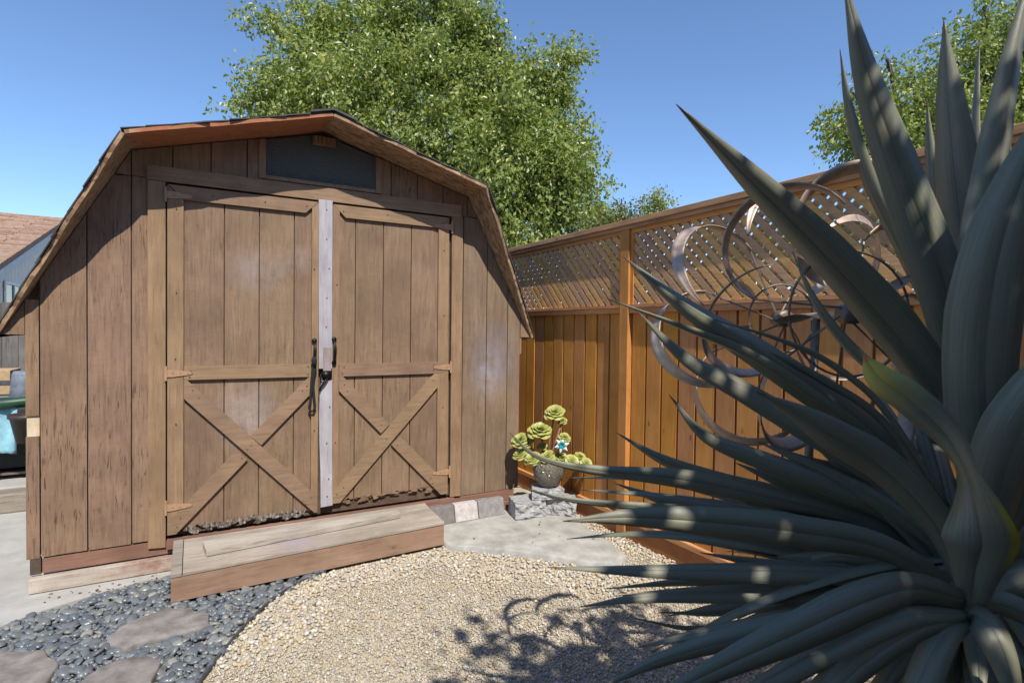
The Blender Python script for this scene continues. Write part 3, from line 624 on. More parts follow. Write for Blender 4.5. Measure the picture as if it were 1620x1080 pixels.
# gable window, vent
win = empty('window', (XC, YW, 2.48)); win.parent = shed; win.location = WL[win]-WL[shed]
mb = MB(); mb.prism([(.40, 2.485), (1.125, 2.487)]+[(x, zr(x)-.012) for x in (1.125, XC, .40)], lambda x, z: (x, YW+.004, z), lambda x, z: (x, YW+.010, z)); mb.build('glass', M_GLS, win)
for poly in ([(.36, 2.462), (.40, 2.462), (.40, zr(.40)-.01), (.36, zr(.36)-.01)], [(1.125, 2.462), (1.17, 2.462), (1.17, zr(1.17)-.01), (1.125, zr(1.125)-.01)], [(.402, 2.462), (1.123, 2.462), (1.123, 2.487), (.402, 2.485)]):
    mb = MB(); mb.prism(poly, lambda x, z: (x, YW-.012, z), lambda x, z: (x, YW+.012, z)); mb.build('window_frame', M_TRZ, win)
vent = empty('roof_vent', (.77, YW, 2.74)); vent.parent = shed; vent.location = WL[vent]-WL[shed]
mb = MB(); mb.box((.69, YW-.03, 2.735), (.84, YW-.002, 2.792)); mb.build('vent_body', M_TRZ, vent)
for i in range(5):
    x = .70+i*.027; mb = MB(); mb.box((x, YW-.038, 2.738), (x+.014, YW-.0305, 2.788)); mb.build('vent_slat', M_TRZ, vent)

# roof: four decks with shingle courses
KX, KZ, EX, EZ, RZ, OV = 1.095, 2.532, 1.69, 1.425, 2.835, .31
def deck(sx, up):
    if up: p, q, o0, o1 = (0, RZ), (KX, KZ), OV+.02, OV
    else: p, q, o0, o1 = (KX, KZ), (EX, EZ), OV, .012
    d = Vector((q[0]-p[0], q[1]-p[1])).normalized(); n = Vector((-d.y, d.x)) if d.x > 0 else Vector((d.y, -d.x))
    if n.y < 0: n = -n
    th = .02; Yb = YW+3.1
    def pt(s, y, h): return (XC+sx*(p[0]+(q[0]-p[0])*s+n.x*h), y, p[1]+(q[1]-p[1])*s+n.y*h)
    mb = MB(); ns = 14; vs = []
    for i in range(ns+1):
        s = i/ns; y0 = YW-(o0+(o1-o0)*s)+mnoise.noise((s*6+sx*3, up*5.0, 0))*.022+mnoise.noise((s*31+sx*3, up*5.0, 2))*.010
        vs += [pt(s, y0, 0), pt(s, Yb, 0), pt(s, Yb, th), pt(s, y0, th)]
    fs = [(i*4+j, i*4+(j+1) % 4, i*4+4+(j+1) % 4, i*4+4+j) for i in range(ns) for j in range(4)]+[(0, 1, 2, 3), (ns*4+3, ns*4+2, ns*4+1, ns*4)]
    mb.add(vs, fs); dk = mb.build('roof_deck', M_OSB, shed)
    nc = 8
    for c in range(nc):
        s0, s1 = c/nc, min(1.012, (c+1.25)/nc)
        j0, j1 = random.uniform(-.004, .016), random.uniform(-.004, .016)
        ya, yb = YW-(o0+(o1-o0)*s0)-j0, YW-(o0+(o1-o0)*min(s1, 1))-j1
        h0, h1 = th+.001+.0015*c*0, th+.005+random.uniform(0, .003)
        mb = MB()
        mb.add([pt(s0, ya, h0), pt(s0, Yb+.02, h0), pt(s1, Yb+.02, h1), pt(s1, yb, h1), pt(s0, ya, h0+.006), pt(s0, Yb+.02, h0+.006), pt(s1, Yb+.02, h1+.006), pt(s1, yb, h1+.006)],
               [(0, 3, 2, 1), (4, 5, 6, 7), (0, 1, 5, 4), (1, 2, 6, 5), (2, 3, 7, 6), (3, 0, 4, 7)])
        mb.build('shingle_course', M_SHG, dk)
for sx in (-1, 1):
    for up in (1, 0): deck(sx, up)
mb = MB(); mb.prism([(XC-.14, RZ-.005), (XC, RZ+.034), (XC+.14, RZ-.005), (XC+.14, RZ+.008), (XC, RZ+.046), (XC-.14, RZ+.008)], lambda x, z: (x, YW-OV-.035, z), lambda x, z: (x, YW+3.1, z)); mb.build('ridge_cap', M_SHG, shed)
# base boards
mb = MB(); mb.prism([(-.745, .098), (2.30, .098), (2.30, .180), (-.745, .178)], lambda x, z: (x, YW-.006, z), lambda x, z: (x, YW+.03, z)); mb.build('base_board', M_SKT, shed)
mb = MB(); mb.box((-.80, YW-.004, .095), (-.752, YW+.03, .183)); mb.build('base_block', simple('dark end grain', (.08, .055, .04), .9), shed)
mb = MB(); mb.prism([(-.80, .004), (.60, .004), (.60, .088), (-.80, .084)], lambda x, z: (x, YW-.045, z), lambda x, z: (x, YW+.02, z)); mb.build('lower_base_board', M_WSH, shed, bev=.004)['label'] = 'worn whitewashed board under the shed wall'
mb = MB(); mb.box((.602, YW-.04, .004), (2.32, YW+.02, .094)); mb.build('lower_base_board', M_SKT, shed)
mb = MB(); mb.prism([(-.15, YW-.045), (1.75, YW-.045), (1.75, YW-.007), (-.15, YW-.007)], lambda x, y: (x, y, .135), lambda x, y: (x, y, .188)); mb.build('door_sill', M_SKT, shed)

# wooden step
step = empty('wooden_step', (.69, 3.7, 0), 'low weathered wooden step in front of the shed doors', 'step')
def fy(x): return 3.484+.080*(x+.114)/1.618
def zt(y): return .157+.03*(y-3.5)/.45
A0, A1 = -.114, 1.50
mb = MB(); mb.prism([(A0, fy(A0)), (A1, fy(A1)), (A1, fy(A1)+.035), (A0, fy(A0)+.035)], lambda x, y: (x, y, .004), lambda x, y: (x, y, .140)); mb.build('front_board', M_STPF, step, bev=.003)
for xx in (A0+.004, A1-.04):
    mb = MB(); mb.box((xx, fy(xx)+.036, .004), (xx+.036, 3.945, .139)); mb.build('side_board', M_STPF, step)
rows = [(-.004, .132), (.137, .272), (.277, .45)]
for i, (a, b) in enumerate(rows):
    xa = A0+.055
    poly = [(xa, fy(xa)+a), (A1, fy(A1)+a), (A1+(.0 if i < 2 else .0), min(3.945, fy(A1)+b)), (xa, min(3.945, fy(xa)+b))]
    mb = MB(); mb.prism(poly, lambda x, y: (x, y, zt(y)-.016), lambda x, y: (x, y, zt(y)+.004)); mb.build('tread_board', M_STEP, step, bev=.003)
mb = MB(); mb.prism([(A0, fy(A0)-.003), (A0+.052, fy(A0)-.003), (A0+.052, 3.94), (A0, 3.94)], lambda x, y: (x, y, zt(y)-.016), lambda x, y: (x, y, zt(y)+.005)); mb.build('end_cleat', M_STEP, step, bev=.003)
mb = MB(); P0, P1 = (.055, 3.625), (1.245, 3.735)
mb.prism([P0, P1, (1.25, 3.80), (.04, 3.765)], lambda x, y: (x, y, zt(y)+.007), lambda x, y: (x, y, zt(y)+.042))
tag(mb.build('loose_plank', wood('loose plank wood', (.34, .30, .25), (.12, .09, .07), (.47, .42, .36), 'X', .8, .8, .85, .45, 0, rough_sawn=.2), None, bev=.003), 'loose grey plank lying along the top of the wooden step', 'plank')

# pavers leaning on the shed base
BR = [((1.53, 1.715), (.19, .17, .165), 'dark reddish paver beside the wooden step'), ((1.72, 1.912), (.50, .46, .44), 'pale whitish paver, middle of the three by the shed base'), ((1.918, 2.145), (.25, .235, .225), 'grey paver nearest the shed corner and the succulent')]
for (a, b), col, lb in BR:
    mb = MB(); mb.prism([(a, .031), (b, .031), (b, .158), (a, .160)], lambda x, z: (x, 3.855+(z-.03)*.25, z), lambda x, z: (x, 3.915+(z-.03)*.25, z))
    tag(mb.build('paver', concrete('paver', col, .35, 25), None, bev=.006), lb, 'paver', 'pavers against the shed base')

# split-face blocks under the pot
def block(cx, cy, z0, w, d, h, rz, lb, amp=.016):
    bm = bmesh.new(); bmesh.ops.create_cube(bm, size=1); bmesh.ops.subdivide_edges(bm, edges=bm.edges, cuts=11, use_grid_fill=True)
    for v in bm.verts:
        fr = v.co.y < -.49
        v.co = Vector((v.co.x*w*(1-.25*(v.co.y+.5)), v.co.y*d, v.co.z*h))
        q = v.co*22+Vector((cx*9, cy*5, z0*20))
        nz_ = mnoise.fractal(q, .9, 2.0, 4); v.co.y += nz_*amp*(1.5 if fr else .3); v.co.x += nz_*amp*.4; v.co.z += mnoise.noise(q*1.3)*amp*.25
    me = bpy.data.meshes.new('retaining_block'); bm.to_mesh(me); bm.free(); me.materials.append(M_BLOCK)
    o = bpy.data.objects.new('retaining_block', me); COL.objects.link(o); place(o, (cx, cy, z0+h/2), None); o.rotation_euler.z = rz
    return tag(o, lb, 'block', 'split-face blocks under the glass pot')
block(2.285, 3.78, .032, .265, .20, .13, radians(-4), 'rough grey block, lower left under the succulent pot')
block(2.585, 3.70, .032, .25, .20, .125, radians(-42), 'rough grey block, lower right beside the fence')
block(2.45, 3.74, .166, .26, .19, .085, radians(-20), 'rough grey block, topmost, carrying the glass pot')

# glass pot
PC = Vector((2.46, 3.72, .252))
def lathe(prof, seg, c, lob=0, nl=12):
    mb = MB(); n = len(prof); vs = []
    for r, z in prof:
        for k in range(seg):
            a = 2*pi*k/seg; rr = r*(1+lob*cos(nl*a+z*30)); vs.append((c[0]+rr*cos(a), c[1]+rr*sin(a), c[2]+z))
    mb.add(vs, [(i*seg+k, i*seg+(k+1) % seg, (i+1)*seg+(k+1) % seg, (i+1)*seg+k) for i in range(n-1) for k in range(seg)]); return mb
pot = empty('glass_pot', PC, 'clear etched glass bowl holding the succulent', 'pot')
M, nt, b, out = newmat('etched smoky glass'); P = pos(nt)
setc(nt, b, (.30, .27, .21)); b.inputs['Roughness'].default_value = .12; b.inputs['Transmission Weight'].default_value = .45; b.inputs['IOR'].default_value = 1.4; b.inputs['Alpha'].default_value = 1
wv = N(nt, 'ShaderNodeTexWave', {'Vector': P, 'Scale': 16, 'Distortion': 14, 'Detail': 2}).outputs['Fac']; bump(nt, b, wv, .8, .01)
lathe([(.0, .0), (.06, .0), (.085, .02), (.118, .08), (.13, .13), (.125, .18), (.118, .2), (.112, .2), (.118, .175), (.122, .13), (.108, .08), (.075, .025), (.0, .012)], 40, PC, .012, 14).build('bowl', M, pot, True)
lathe([(.0, .03), (.07, .03), (.104, .08), (.117, .13), (.112, .165), (.0, .175)], 24, PC).build('potting_soil', simple('pot soil', (.09, .07, .045), .95, 0, 90, .6, .5), pot, True)

# succulent
suc = empty('succulent', PC+Vector((0, 0, .18)), 'lime green rosette succulent growing in the glass bowl', 'succulent')
M_AEO = None
M, nt, b, out = newmat('aeonium leaf'); uv = nt.nodes.new('ShaderNodeUVMap'); uv.uv_map = 'UVMap'
s_ = N(nt, 'ShaderNodeSeparateXYZ', {0: uv.outputs[0]})
c = ramp(nt, s_.outputs[0], [(0, (.16, .30, .045)), (.55, (.30, .37, .07)), (.9, (.36, .36, .10)), (1, (.34, .2, .12))])
setc(nt, b, c); b.inputs['Roughness'].default_value = .4; b.inputs['Subsurface Weight'].default_value = .0; M_AEO = M
def rosette(c, axis, R, n=34):
    ax = Vector(axis).normalized(); q = ax.to_track_quat('Z', 'Y'); mb = MB(); uvs = []
    for i in range(n):
        t = (i+.5)/n; a = i*2.39996; el = (1-t)*1.25+.10            # inner petals upright, outer flat
        L = R*(.35+.75*t)*random.uniform(.92, 1.05); wd = L*.46; base = R*.10*t
        dirv = Vector((cos(a)*cos(el), sin(a)*cos(el), sin(el))); side = Vector((-sin(a), cos(a), 0)); nrm = dirv.cross(side)*-1
        pr = [(0, .35), (.35, .72), (.7, 1.0), (.9, .72), (1.0, .1)]; o = len(mb.v); vs = []; fs = []
        for (u, w) in pr:
            cu = nrm*(.22*L*(u**2)); cc = dirv*(L*u)+Vector((cos(a), sin(a), 0))*base+cu - Vector((0, 0, R*.25*t))
            for sg in (-1, 0, 1):
                p = cc+side*(sg*wd*w)+nrm*(.10*wd*abs(sg)); p = q @ p; vs.append((c[0]+p.x, c[1]+p.y, c[2]+p.z)); uvs.append((u, .5+.5*sg))
        for j in range(len(pr)-1):
            for k in range(2): fs.append((j*3+k, j*3+k+1, j*3+4+k, j*3+3+k))
        mb.add(vs, fs)
    mb.uv = uvs; o = mb.build('rosette', M_AEO, suc, True); return o
ROS = [(877.5, 650, 14), (890, 664, 7), (855, 678, 17), (823, 694, 13.5), (834, 698, 9), (822, 716, 10.5), (858, 704, 7.5), (842, 723, 11.5), (866, 720, 11.5), (889, 722, 11.5), (906, 728, 10), (919, 721, 8.5), (929, 732, 9), (894, 690, 8.5), (876, 733, 8), (852, 735, 8)]
stem = MB(); dpt = float((np.array(PC)-CAM) @ _F)
for i, (x, y, r) in enumerate(ROS):
    d = dpt-.04+random.uniform(-.05, .06); p = at(x, y, d); R = r*d/FPX*1.12
    toc = (Vector(CAM)-p).normalized(); out_ = (p-PC-Vector((0, 0, .18))); ax = toc*.6+Vector((0, 0, .55))+out_.normalized()*.5+Vector((random.uniform(-.2, .2), 0, random.uniform(-.2, .2)))
    rosette(p, ax, R)
    b0 = PC+Vector((random.uniform(-.03, .03), random.uniform(-.03, .03), .17)); md = b0.lerp(p, .55)+Vector((0, .02, -.03))
    stem.tube([b0, md, p-ax.normalized()*R*.3], [.010, .008, .007], 6)
stem.build('stem', simple('succulent stem', (.24, .14, .10), .8), suc, True)
# glass star ornament
oc = at(889, 704, dpt-.09); mb = MB(); n = 6; vs = []; toc = (Vector(CAM)-oc).normalized(); ex = toc.cross(Vector((0, 0, 1))).normalized(); ey = ex.cross(toc)*-1
orn = empty('star_ornament', oc, 'small turquoise and white glass star flower among the succulent rosettes', 'ornament')
def petal(a, L, w, mat, lift):
    d = ex*cos(a)+ey*sin(a); s_ = ex*-sin(a)+ey*cos(a); mb = MB()
    vs = [oc, oc+d*L*.5+s_*w+toc*lift, oc+d*L+toc*lift*1.2, oc+d*L*.5-s_*w+toc*lift, oc+d*L*.5+toc*(lift+.010)]
    mb.add(vs, [(0, 1, 4), (1, 2, 4), (2, 3, 4), (3, 0, 4), (0, 3, 2, 1)]); mb.build('petal', mat, orn)
MW = simple('white glass', (.75, .8, .82), .15, 0, 90, .15, 0, coat=.5); MT = simple('teal glass', (.03, .28, .30), .12, 0, 90, .4, 0, coat=.5)
for i in range(6): petal(i*pi/3+.3, .062, .015, MW, .004)
for i in range(6): petal(i*pi/3+.3+pi/6, .036, .012, MT, .014)
mb = MB(); mb.tube([oc-toc*.004, PC+Vector((.03, .0, .17))], .003, 6); mb.build('stake', M_STEEL, orn)

# ================================================================== FENCE
FX = 2.75
fence = empty('wood_fence', (FX, 3.1, 0), 'new cedar board fence with lattice top running beside the shed', 'fence')
POSTS = [5.55, 3.15, .78, -1.6]
for y in POSTS:
    mb = MB(); mb.box((FX-.030, y-.045, -.04), (FX+.06, y+.045, 2.235)); mb.build('post', M_CEDZ, fence, bev=.003)
Y1, Y0 = 5.6, -1.6
mb = MB(); mb.box((FX-.055, Y0, 2.262), (FX+.085, Y1, 2.300)); mb.build('cap_rail', M_CEDCAP, fence, bev=.003)
mb = MB(); mb.box((FX-.036, Y0, 2.236), (FX+.066, Y1, 2.2605)); mb.build('cap_rail', M_CEDCAP, fence)
for a, b in zip(POSTS[1:], POSTS[:-1]):
    a, b = a+.046, b-.046; L_ = b-a
    mb = MB(); mb.box((FX-.020, a, 1.630), (FX+.055, b, 1.668)); mb.build('middle_rail', M_CEDY, fence, bev=.002)
    mb = MB(); mb.box((FX-.028, a, 1.669), (FX+.045, b, 1.690)); mb.build('middle_rail', M_CEDY, fence)
    mb = MB(); mb.box((FX-.022, a, .115), (FX+.05, b, .150)); mb.build('bottom_rail', M_CEDY, fence, bev=.002)
    mb = MB(); mb.box((FX-.008, a, -.03), (FX+.03, b, .114)); mb.build('kickboard', M_CEDK, fence)
    mb = MB(); mb.box((FX-.012, a, 2.205), (FX+.028, b, 2.235)); mb.build('lattice_frame', M_CEDY, fence)
    for y in (a, b-.03):
        mb = MB(); mb.box((FX-.012, y, 1.691), (FX+.028, y+.03, 2.204)); mb.build('lattice_frame', M_CEDZ, fence)
    nb = round(L_/.152); pit = L_/nb
    for i in range(nb):
        y = a+i*pit; o_ = random.uniform(-.002, .003)
        mb = MB(); mb.box((FX+.008+o_, y+.009, .151), (FX+.026+o_, y+pit-.009, 1.629)); mb.build('fence_board', M_CEDZ, fence)
    mb = MB(); mb.box((FX+.030, a, .151), (FX+.046, b, 1.629)); mb.build('backing_boards', M_CEDZ, fence)
    for lay, sg in ((0, 1), (1, -1)):
        x0 = FX-.006+lay*.0095; pt_ = .0565*1.41421
        nn = int((L_+.55)/pt_)+1
        for i in range(nn):
            yc = a-.5+i*pt_+(lay*.03) if sg > 0 else a+i*pt_+(lay*.03)
            p, q = ((yc, 1.68), (yc+.56, 2.24)) if sg > 0 else ((yc, 1.68), (yc-.56, 2.24))
            poly = clip(barpoly(p, q, .038), a+.03, b-.03, 1.691, 2.205)
            if len(poly) < 3: continue
            mb = MB(); mb.prism(poly, lambda y, z: (x0, y, z), lambda y, z: (x0+.009, y, z)); mb.build('lattice_slat', M_LAT, fence)

# ================================================================== WIND SPINNER
HUB = at(1292, 500, 1.47); _pl = (at(1266, 965, 1.49)-HUB).normalized(); PB = HUB+_pl*((-.02-HUB.z)/_pl.z)
spin = empty('wind_spinner', PB, 'tall bronze metal double rotor wind spinner standing by the fence', 'wind spinner')
mb = MB(); mb.tube([PB, HUB], [.012, .010], 12); mb.build('pole', M_STEEL, spin, True)
AX = Vector((-.44, -.90, .02)).normalized()
CA, CB = HUB-AX*.17, HUB+AX*.13
mb = MB(); mb.tube([CA, CB], .0095, 12); mb.build('axle', M_BRONZE, spin, True)
def rotor(C, rc, ra, nbl, spinv, ph, ring):
    e1 = AX.cross(Vector((0, 0, 1))).normalized(); e2 = AX.cross(e1)
    r_ = bpy.data.objects.new('rotor', None); COL.objects.link(r_); place(r_, C, spin)
    mb = MB(); mb.tube([C-AX*.022, C-AX*.02, C+AX*.02, C+AX*.022], [.014, .025, .025, .014], 14); mb.build('hub', M_STEEL, r_, True)
    mb = MB(); mb.tube([C+(e1*cos(a)+e2*sin(a))*ring for a in np.linspace(0, 2*pi, 49)], .003, 6, False); mb.build('hoop', M_STEEL, r_, True)
    for k in range(nbl):
        a0 = ph+2*pi*k/nbl; s = e1*cos(a0)+e2*sin(a0); tt = (e2*cos(a0)-e1*sin(a0))*spinv
        t2 = (tt*cos(.5)+AX*sin(.5))                     # plane of the crescent leans out of the wheel
        n = 26; ts = np.linspace(0, 1, n); w0 = .019; cc = C+s*rc; vs, fs = [], []
        cen = [cc+(s*cos(b)+t2*sin(b))*ra for b in np.linspace(-1.9, 1.55, n)]
        mb = MB(); mb.tube([C+s*.02, cen[0]], .0028, 6); mb.build('spoke', M_STEEL, r_)
        for i, t in enumerate(ts):
            tg = (cen[min(i+1, n-1)]-cen[max(i-1, 0)]).normalized(); rd = (cen[i]-cc).normalized()
            sd = (tg.cross(rd)*.8+rd*.6*sin(t*2.2)); sd = (sd-tg*sd.dot(tg)).normalized(); nn_ = tg.cross(sd)
            w = w0*(sin(pi*min(1, .10+.89*t))**.8)+.0012
            for q, hh in ((-1, .0), (-.5, .4), (0, .55), (.5, .4), (1, 0)): vs.append(cen[i]+sd*w*q+nn_*w*.45*hh)
        for i in range(n-1):
            for j in range(4): fs.append((i*5+j, i*5+j+1, i*5+6+j, i*5+5+j))
        mb = MB(); mb.add(vs, fs); o = mb.build('blade', M_BRONZE, r_, True); so_ = o.modifiers.new('t', 'SOLIDIFY'); so_.thickness = .002
        if k % 2 == 0:                                   # small leaf cups on the spokes
            p0, p1 = C+s*.09, C+s*.19; vs = []; tg = s; sd = (AX*.7+tg.cross(AX)*.7).normalized()
            for i in range(9):
                t = i/8; w = .014*sin(pi*t)+.0005; c_ = p0.lerp(p1, t); nn_ = tg.cross(sd)
                for q in (-1, 0, 1): vs.append(c_+sd*w*q+nn_*w*.5*(1-abs(q)))
            mb = MB(); mb.add(vs, [(i*3+j, i*3+j+1, i*3+4+j, i*3+3+j) for i in range(8) for j in range(2)]); mb.build('cup', M_BRONZE, r_, True)
rotor(CA, .225, .155, 7, 1, .25, .10); rotor(CB, .215, .145, 7, -1, .1, .15)

# ================================================================== BIG SWORD-LEAVED PLANT
PD = 1.20
base_c = at(1530, 930, PD)
plant = empty('sword_leaf_plant', (base_c.x, base_c.y, 0), 'large dark green sword-leaved plant filling the right foreground', 'plant')
def spline(pts, n):
    P_ = [Vector(p) for p in pts]; P_ = [P_[0]*2-P_[1]]+P_+[P_[-1]*2-P_[-2]]; out = []
    segs = len(P_)-3
    for i in range(n):
        u = i/(n-1)*segs; k = min(int(u), segs-1); t = u-k; a, b, c, d = P_[k:k+4]
        out.append(.5*((2*b)+(c-a)*t+(2*a-5*b+4*c-d)*t*t+(3*b-a-3*c+d)*t**3))
    return out
def blade(ctrl, wpx, roll=25, fold=.35, mat=M_SWD, prof=None, rolls=None, wave=0.0, world=False):
    """ctrl: base -> tip as (photo x, photo y, distance); wpx full width at the widest"""
    n = 34; cen = spline(ctrl if world else [at(*c) for c in ctrl], n); W_ = wpx if world else .84*wpx*(sum(c[2] for c in ctrl)/len(ctrl))/FPX
    vs, uvs = [], []; q6 = (-1, -.5, 0, 0, .5, 1)
    for i, p in enumerate(cen):
        t = i/(n-1); tg = (cen[min(i+1, n-1)]-cen[max(i-1, 0)]).normalized(); vd = Vector((.05, .02, -1)) if world else (p-Vector(CAM)).normalized()
        s0 = tg.cross(vd).normalized(); f0 = s0.cross(tg).normalized()
        rl = radians(roll if rolls is None else float(np.interp(t, *rolls)))
        sd = s0*cos(rl)+f0*sin(rl); nr = f0*cos(rl)-s0*sin(rl)
        w = W_/2*(np.interp(t, [0, .12, .3, .48, .65, .8, .92, 1], [.5, .68, .95, 1, .82, .52, .2, .01]) if prof is None else float(np.interp(t, *prof)))
        for q in q6:
            vs.append(p+sd*w*q+nr*(fold*w*(abs(q)**.9-.5)+wave*w*sin(t*14+q*2)*.15)); uvs.append((t, .5+.5*q))
    fs = [(i*6+j, i*6+j+1, i*6+7+j, i*6+6+j) for i in range(n-1) for j in (0, 1, 3, 4)]
    mb = MB(); mb.add(vs, fs); mb.uv = uvs; o = mb.build('leaf', mat, plant, True)
    so_ = o.modifiers.new('t', 'SOLIDIFY'); so_.thickness = .002; so_.offset = 0
    return o
B1, B2 = (1555, 850), (1515, 915)
L = []
def lf(w, *c, roll=25, fold=.35, **k): L.append((c, w, roll, fold*1.5, k))
# upright fan
lf(88, (1565, 880, 1.25), (1535, 720, 1.22), (1440, 555, 1.17), (1325, 420, 1.10), (1195, 290, 1.03), (1070, 165, .98), roll=20, fold=.30)
lf(84, (1560, 860, 1.27), (1545, 680, 1.24), (1497, 470, 1.20), (1432, 290, 1.16), (1372, 120, 1.12), (1333, -40, 1.09), roll=-18, fold=.32)
lf(34, (1552, 800, 1.34), (1500, 560, 1.34), (1430, 400, 1.34), (1372, 280, 1.34), (1342, 170, 1.33), (1329, 78, 1.32), roll=35)
lf(84, (1560, 850, 1.32), (1553, 640, 1.32), (1535, 450, 1.32), (1515, 290, 1.32), (1501, 150, 1.31), (1493, 32, 1.30), roll=15)
lf(34, (1545, 820, 1.40), (1515, 600, 1.40), (1490, 420, 1.41), (1477, 320, 1.42), (1470, 230, 1.42), (1467, 160, 1.42), roll=30)
lf(26, (1570, 800, 1.45), (1560, 560, 1.46), (1548, 380, 1.48), (1541, 230, 1.48), (1544, 140, 1.48), (1550, 62, 1.48), roll=50)
lf(70, (1565, 860, 1.22), (1545, 620, 1.20), (1548, 430, 1.18), (1575, 250, 1.17), (1603, 90, 1.15), (1640, -80, 1.14), roll=-35, fold=.4)
lf(125, (1570, 880, 1.12), (1560, 720, 1.08), (1555, 560, 1.05), (1578, 400, 1.02), (1630, 250, 1.00), (1720, 80, .98), roll=-20, fold=.28)
lf(36, (1575, 780, 1.42), (1570, 520, 1.43), (1578, 330, 1.44), (1588, 200, 1.45), (1596, 62, 1.45), roll=40)
lf(110, (1560, 900, 1.08), (1575, 780, 1.04), (1615, 670, 1.0), (1690, 570, .97), (1790, 500, .95), roll=-25)
lf(80, (1560, 900, 1.15), (1600, 800, 1.12), (1660, 720, 1.10), (1760, 650, 1.08), roll=-30)
# left fan
lf(62, (1525, 900, 1.26), (1440, 745, 1.26), (1320, 640, 1.24), (1200, 557, 1.22), (1090, 488, 1.20), (985, 405, 1.18), roll=-15, fold=.55)
lf(30, (1500, 880, 1.26), (1400, 720, 1.24), (1290, 630, 1.22), (1180, 560, 1.21), (1085, 520, 1.20), (960, 472, 1.19), roll=45)
lf(52, (1520, 910, 1.22), (1430, 780, 1.21), (1300, 690, 1.20), (1180, 618, 1.20), (1085, 565, 1.19), (1008, 492, 1.18), roll=-30, fold=.5)
lf(72, (1530, 930, 1.10), (1480, 825, 1.08), (1400, 740, 1.06), (1320, 690, 1.04), (1265, 655, 1.03), (1195, 618, 1.02), roll=18, fold=.25)
lf(42, (1510, 920, 1.22), (1420, 820, 1.22), (1310, 765, 1.21), (1200, 724, 1.20), (1115, 688, 1.19), (1058, 624, 1.18), roll=-20, fold=.5)
lf(40, (1505, 930, 1.35), (1400, 855, 1.36), (1260, 795, 1.37), (1140, 762, 1.38), (1050, 728, 1.39), (975, 684, 1.40), roll=20)
lf(42, (1500, 935, 1.24), (1380, 835, 1.24), (1230, 790, 1.23), (1080, 758, 1.22), (930, 742, 1.20), (850, 722, 1.18), (806, 684, 1.17), roll=15, fold=.3, prof=([0, .15, .35, .5, .62, .75, .9, 1], [.5, .7, 1, .9, .5, .25, .14, .01]))
lf(40, (1500, 935, 1.40), (1380, 865, 1.41), (1250, 822, 1.42), (1130, 803, 1.43), (1050, 790, 1.44), (972, 764, 1.45), roll=-15)
lf(62, (1515, 935, 1.16), (1400, 868, 1.15), (1270, 842, 1.13), (1130, 826, 1.12), (1000, 818, 1.11), (890, 824, 1.10), roll=12, fold=.22)
lf(20, (1500, 930, 1.36), (1350, 850, 1.38), (1180, 812, 1.40), (1020, 802, 1.42), (900, 790, 1.43), (815, 768, 1.44), roll=30)
lf(40, (1515, 950, 1.18), (1400, 915, 1.18), (1270, 905, 1.17), (1130, 904, 1.17), (1000, 902, 1.16), (866, 897, 1.16), roll=-20)
lf(26, (1505, 950, 1.28), (1400, 930, 1.29), (1280, 920, 1.30), (1160, 918, 1.31), (1060, 922, 1.32), (955, 931, 1.33), roll=25)
lf(40, (1515, 955, 1.20), (1400, 940, 1.20), (1270, 936, 1.19), (1140, 938, 1.19), (1020, 944, 1.18), (915, 960, 1.18), roll=-25)
lf(26, (1505, 960, 1.27), (1400, 948, 1.27), (1290, 950, 1.27), (1190, 960, 1.27), (1120, 969, 1.27), (1042, 968, 1.27), roll=20)
lf(20, (1505, 965, 1.33), (1390, 962, 1.33), (1270, 975, 1.33), (1170, 990, 1.33), (1090, 994, 1.33), (998, 976, 1.33), roll=25)
lf(40, (1515, 965, 1.12), (1400, 965, 1.11), (1280, 975, 1.10), (1180, 990, 1.09), (1090, 1005, 1.08), (1008, 1024, 1.08), roll=-30)
lf(46, (1520, 960, 1.05), (1420, 955, 1.02), (1300, 980, .99), (1170, 1008, .96), (1050, 1042, .94), (940, 1092, .93), roll=20, fold=.4)
lf(74, (1530, 950, 1.02), (1450, 930, .97), (1370, 950, .92), (1260, 1000, .87), (1130, 1060, .83), (990, 1130, .80), roll=15, fold=.22)
lf(48, (1530, 970, 1.0), (1430, 975, .95), (1320, 1020, .90), (1200, 1085, .86), (1080, 1160, .83), roll=-25, fold=.35)
lf(54, (1530, 975, 1.0), (1450, 995, .95), (1370, 1045, .91), (1290, 1120, .88), (1200, 1200, .86), roll=20)
lf(56, (1530, 980, 1.0), (1490, 1010, .96), (1460, 1070, .93), (1430, 1150, .91), (1400, 1250, .9), roll=-15)
lf(56, (1525, 985, 1.02), (1545, 975, .98), (1575, 1010, .94), (1600, 1080, .92), (1615, 1180, .91), roll=20)
lf(48, (1540, 970, 1.05), (1580, 955, 1.02), (1640, 985, 1.0), (1720, 1060, .98), roll=-20)
lf(60, (1540, 955, 1.1), (1590, 915, 1.08), (1660, 900, 1.06), (1760, 920, 1.05), roll=25)
lf(56, (1545, 940, 1.15), (1590, 880, 1.14), (1650, 830, 1.13), (1760, 800, 1.12), roll=-25)
lf(60, (1530, 960, 1.2), (1580, 940, 1.24), (1650, 945, 1.27), (1740, 980, 1.3), roll=15)
lf(24, (1480, 700, 1.15), (1420, 620, 1.16), (1340, 545, 1.17), (1290, 478, 1.17), (1254, 398, 1.18), roll=30)
lf(16, (1500, 800, 1.2), (1400, 650, 1.2), (1320, 580, 1.2), (1240, 540, 1.2), (1130, 505, 1.2), roll=40)
lf(16, (1500, 820, 1.21), (1400, 670, 1.22), (1300, 600, 1.22), (1220, 560, 1.22), (1150, 540, 1.22), roll=20)
